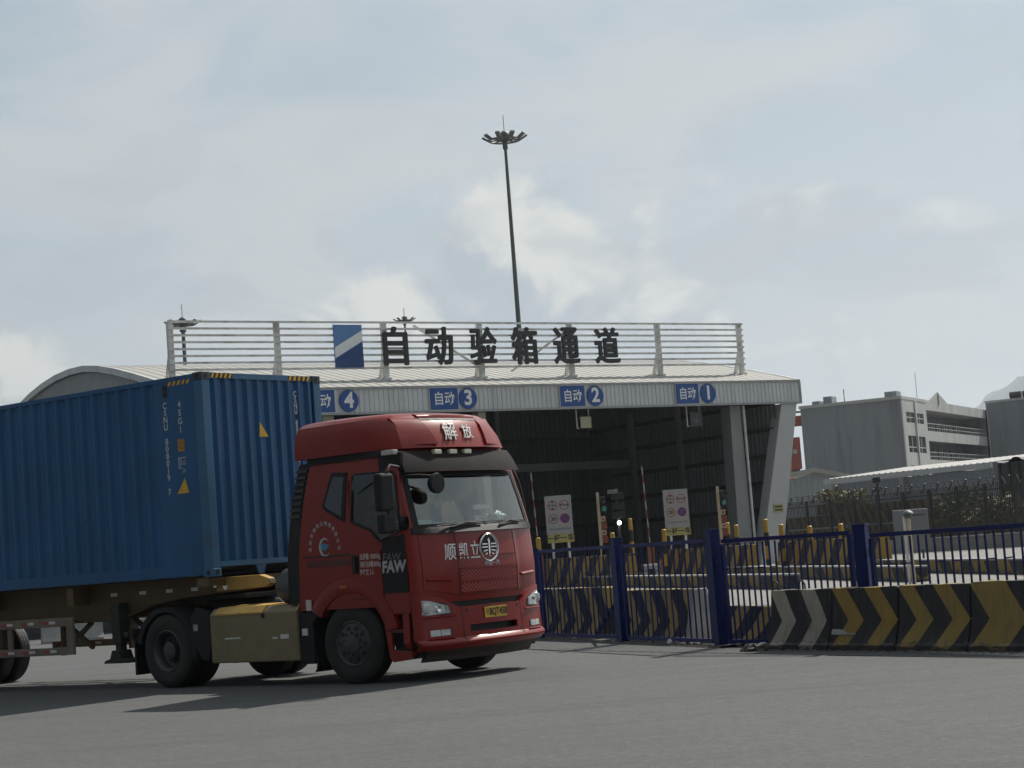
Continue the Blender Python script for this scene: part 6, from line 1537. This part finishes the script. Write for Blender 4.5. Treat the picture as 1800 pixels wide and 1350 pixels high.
mb = MB(); mb.prism([(-.14, .135), (-.06, .0), (.06, .0), (.14, .135)], lambda y, z: (-.02, CW*.40+y*.8, z+.001), lambda y, z: (-.06, CW*.40+y*.8, z+.001)); mb.build('recess_lug', M_contframe, cn)
# corrugated side walls; a flat strip near the front carries the codes
def side_wall(y, s):
    pr = [(-.165, 0), (-1.02, 0)]; x = -1.02; p = .278
    while x - p > -CL + .25:
        pr += [(x-.068, .034), (x-.14, .034), (x-.208, 0), (x-.278, 0)]; x -= p
    pr.append((-CL+.165, 0))
    mb = MB(); mb.sheet(lambda i, z: (pr[int(i)][0], y + s*pr[int(i)][1], z), list(range(len(pr))), [.19, CH-.07]); return mb
side_wall(.020, 1).build('side_wall', M_cont, cn); side_wall(CW-.020, -1).build('side_wall', M_cont, cn)
pr = []; y = .15; n = 10; p = (CW-.30)/n
for k_ in range(n): pr += [(y, .046), (y+p*.30, .046), (y+p*.54, .0), (y+p*.78, .0)]; y += p
pr.append((y, .046))
for x, s in ((-.018, -1), (-CL+.018, 1)):
    mb = MB(); mb.sheet(lambda i, z: (x + s*pr[int(i)][1], pr[int(i)][0], z), list(range(len(pr))), [.21, CH-.085]); mb.build('end_wall', M_cont, cn)
# markings, near side
def vtext(s, x, z1, z0, h, m, par, fn, wd=.85, name='lettering'):
    n = len(s); st = (z1-z0)/n
    b = MB()
    for i, ch in enumerate(s):
        if ch == ' ': continue
        vs_, f_ = textmesh(ch, h, bold=.003); zc = z1 - st*(i+.5)
        b.add([fn(x + v[0]*wd, zc + v[1]) for v in vs_], f_)
    b.build(name, m, par)
nf = lambda a, z: (a, .0165, z)
M_mark = mat('container_marking', (.52, .54, .55), .6, 0, .15, 12.)
vtext('CSNU 808019 7', -.80, 4.06-CZ, 2.72-CZ, .125, M_mark, cn, nf, 1.0)
vtext('45G1', -.50, 4.06-CZ, 3.58-CZ, .125, M_mark, cn, nf, 1.0)
def sticker(x0, x1, z0, z1, m, name='sticker'):
    mb = MB(); mb.box(x0, x1, .0145, .018, z0, z1); return mb.build(name, m, cn)
M_orst = mat('orange_sticker', (.55, .24, .04), .5, 0, .1, 9.)
sticker(-.575, -.44, 3.335-CZ, 3.505-CZ, M_orst); 
lettering('CSC', .07, lambda a, b, c: (-.507+a, .0135, 3.455-CZ+b), M_ink, cn); lettering('ICS', .07, lambda a, b, c: (-.507+a, .0135, 3.385-CZ+b), M_ink, cn)
mb = MB()
for q in ((-.58, -.43, 3.235, 3.248), (-.58, -.567, 3.10, 3.235), (-.54, -.53, 3.12, 3.235), (-.58, -.5, 3.09, 3.10)): mb.box(q[0], q[1], .0145, .017, q[2]-CZ, q[3]-CZ)
mb.build('marking', M_mark, cn)
lettering('LG', .10, lambda a, b, c: (-.475+a*.8, .0155, 3.17-CZ+b), M_mark, cn); lettering('33', .07, lambda a, b, c: (-.475+a, .0155, 3.05-CZ+b), M_mark, cn)
mb = MB(); mb.prism([(-.64, 2.735), (-.40, 2.735), (-.47, 2.95)], lambda x, z: (x, .0145, z-CZ), lambda x, z: (x, .018, z-CZ)); mb.build('warning_triangle', M_yel, cn)
mb = MB()
for k_ in range(5):
    x = -.72 + .095*k_; mb.prism([(x, 4.285), (x+.05, 4.285), (x+.085, 4.345), (x+.035, 4.345)], lambda x_, z: (x_, .0145, z-CZ), lambda x_, z: (x_, .018, z-CZ))
mb.build('hazard_stripe', M_yel, cn)
mb = MB(); mb.box(-.83, -.74, .016, .0195, 4.13-CZ, 4.30-CZ); mb.build('drain_slot', M_ink, cn)
# markings, front wall and header
ef_ = lambda a, z: (-.0145, a, z)
vtext('CSNU 808019 7', 1.895, 4.18-CZ, 3.05-CZ, .115, M_mark, cn, ef_, .8)
mb = MB(); mb.prism([(1.10, 3.50), (1.285, 3.50), (1.125, 3.715)], lambda y_, z: (-.0145, y_, z-CZ), lambda y_, z: (-.018, y_, z-CZ)); mb.build('warning_triangle', M_yel, cn)
mb = MB(); mk = MB()
for y0, y1 in ((.19, .62), (1.77, 2.25)):
    mk.box(-.0115, -.0095, y0, y1, CH-.085, CH-.015); n_ = 5
    for k_ in range(n_):
        y = y0 + (y1-y0)*k_/n_; w_ = (y1-y0)/n_*.5
        mb.prism([(y, CH-.083), (y+w_, CH-.083), (y+w_+.03, CH-.017), (y+.03, CH-.017)], lambda y_, z: (-.009, y_, z), lambda y_, z: (-.006, y_, z))
hb = mk.build('hazard_band', M_ink, cn); mb.build('hazard_stripe', M_yel, hb)
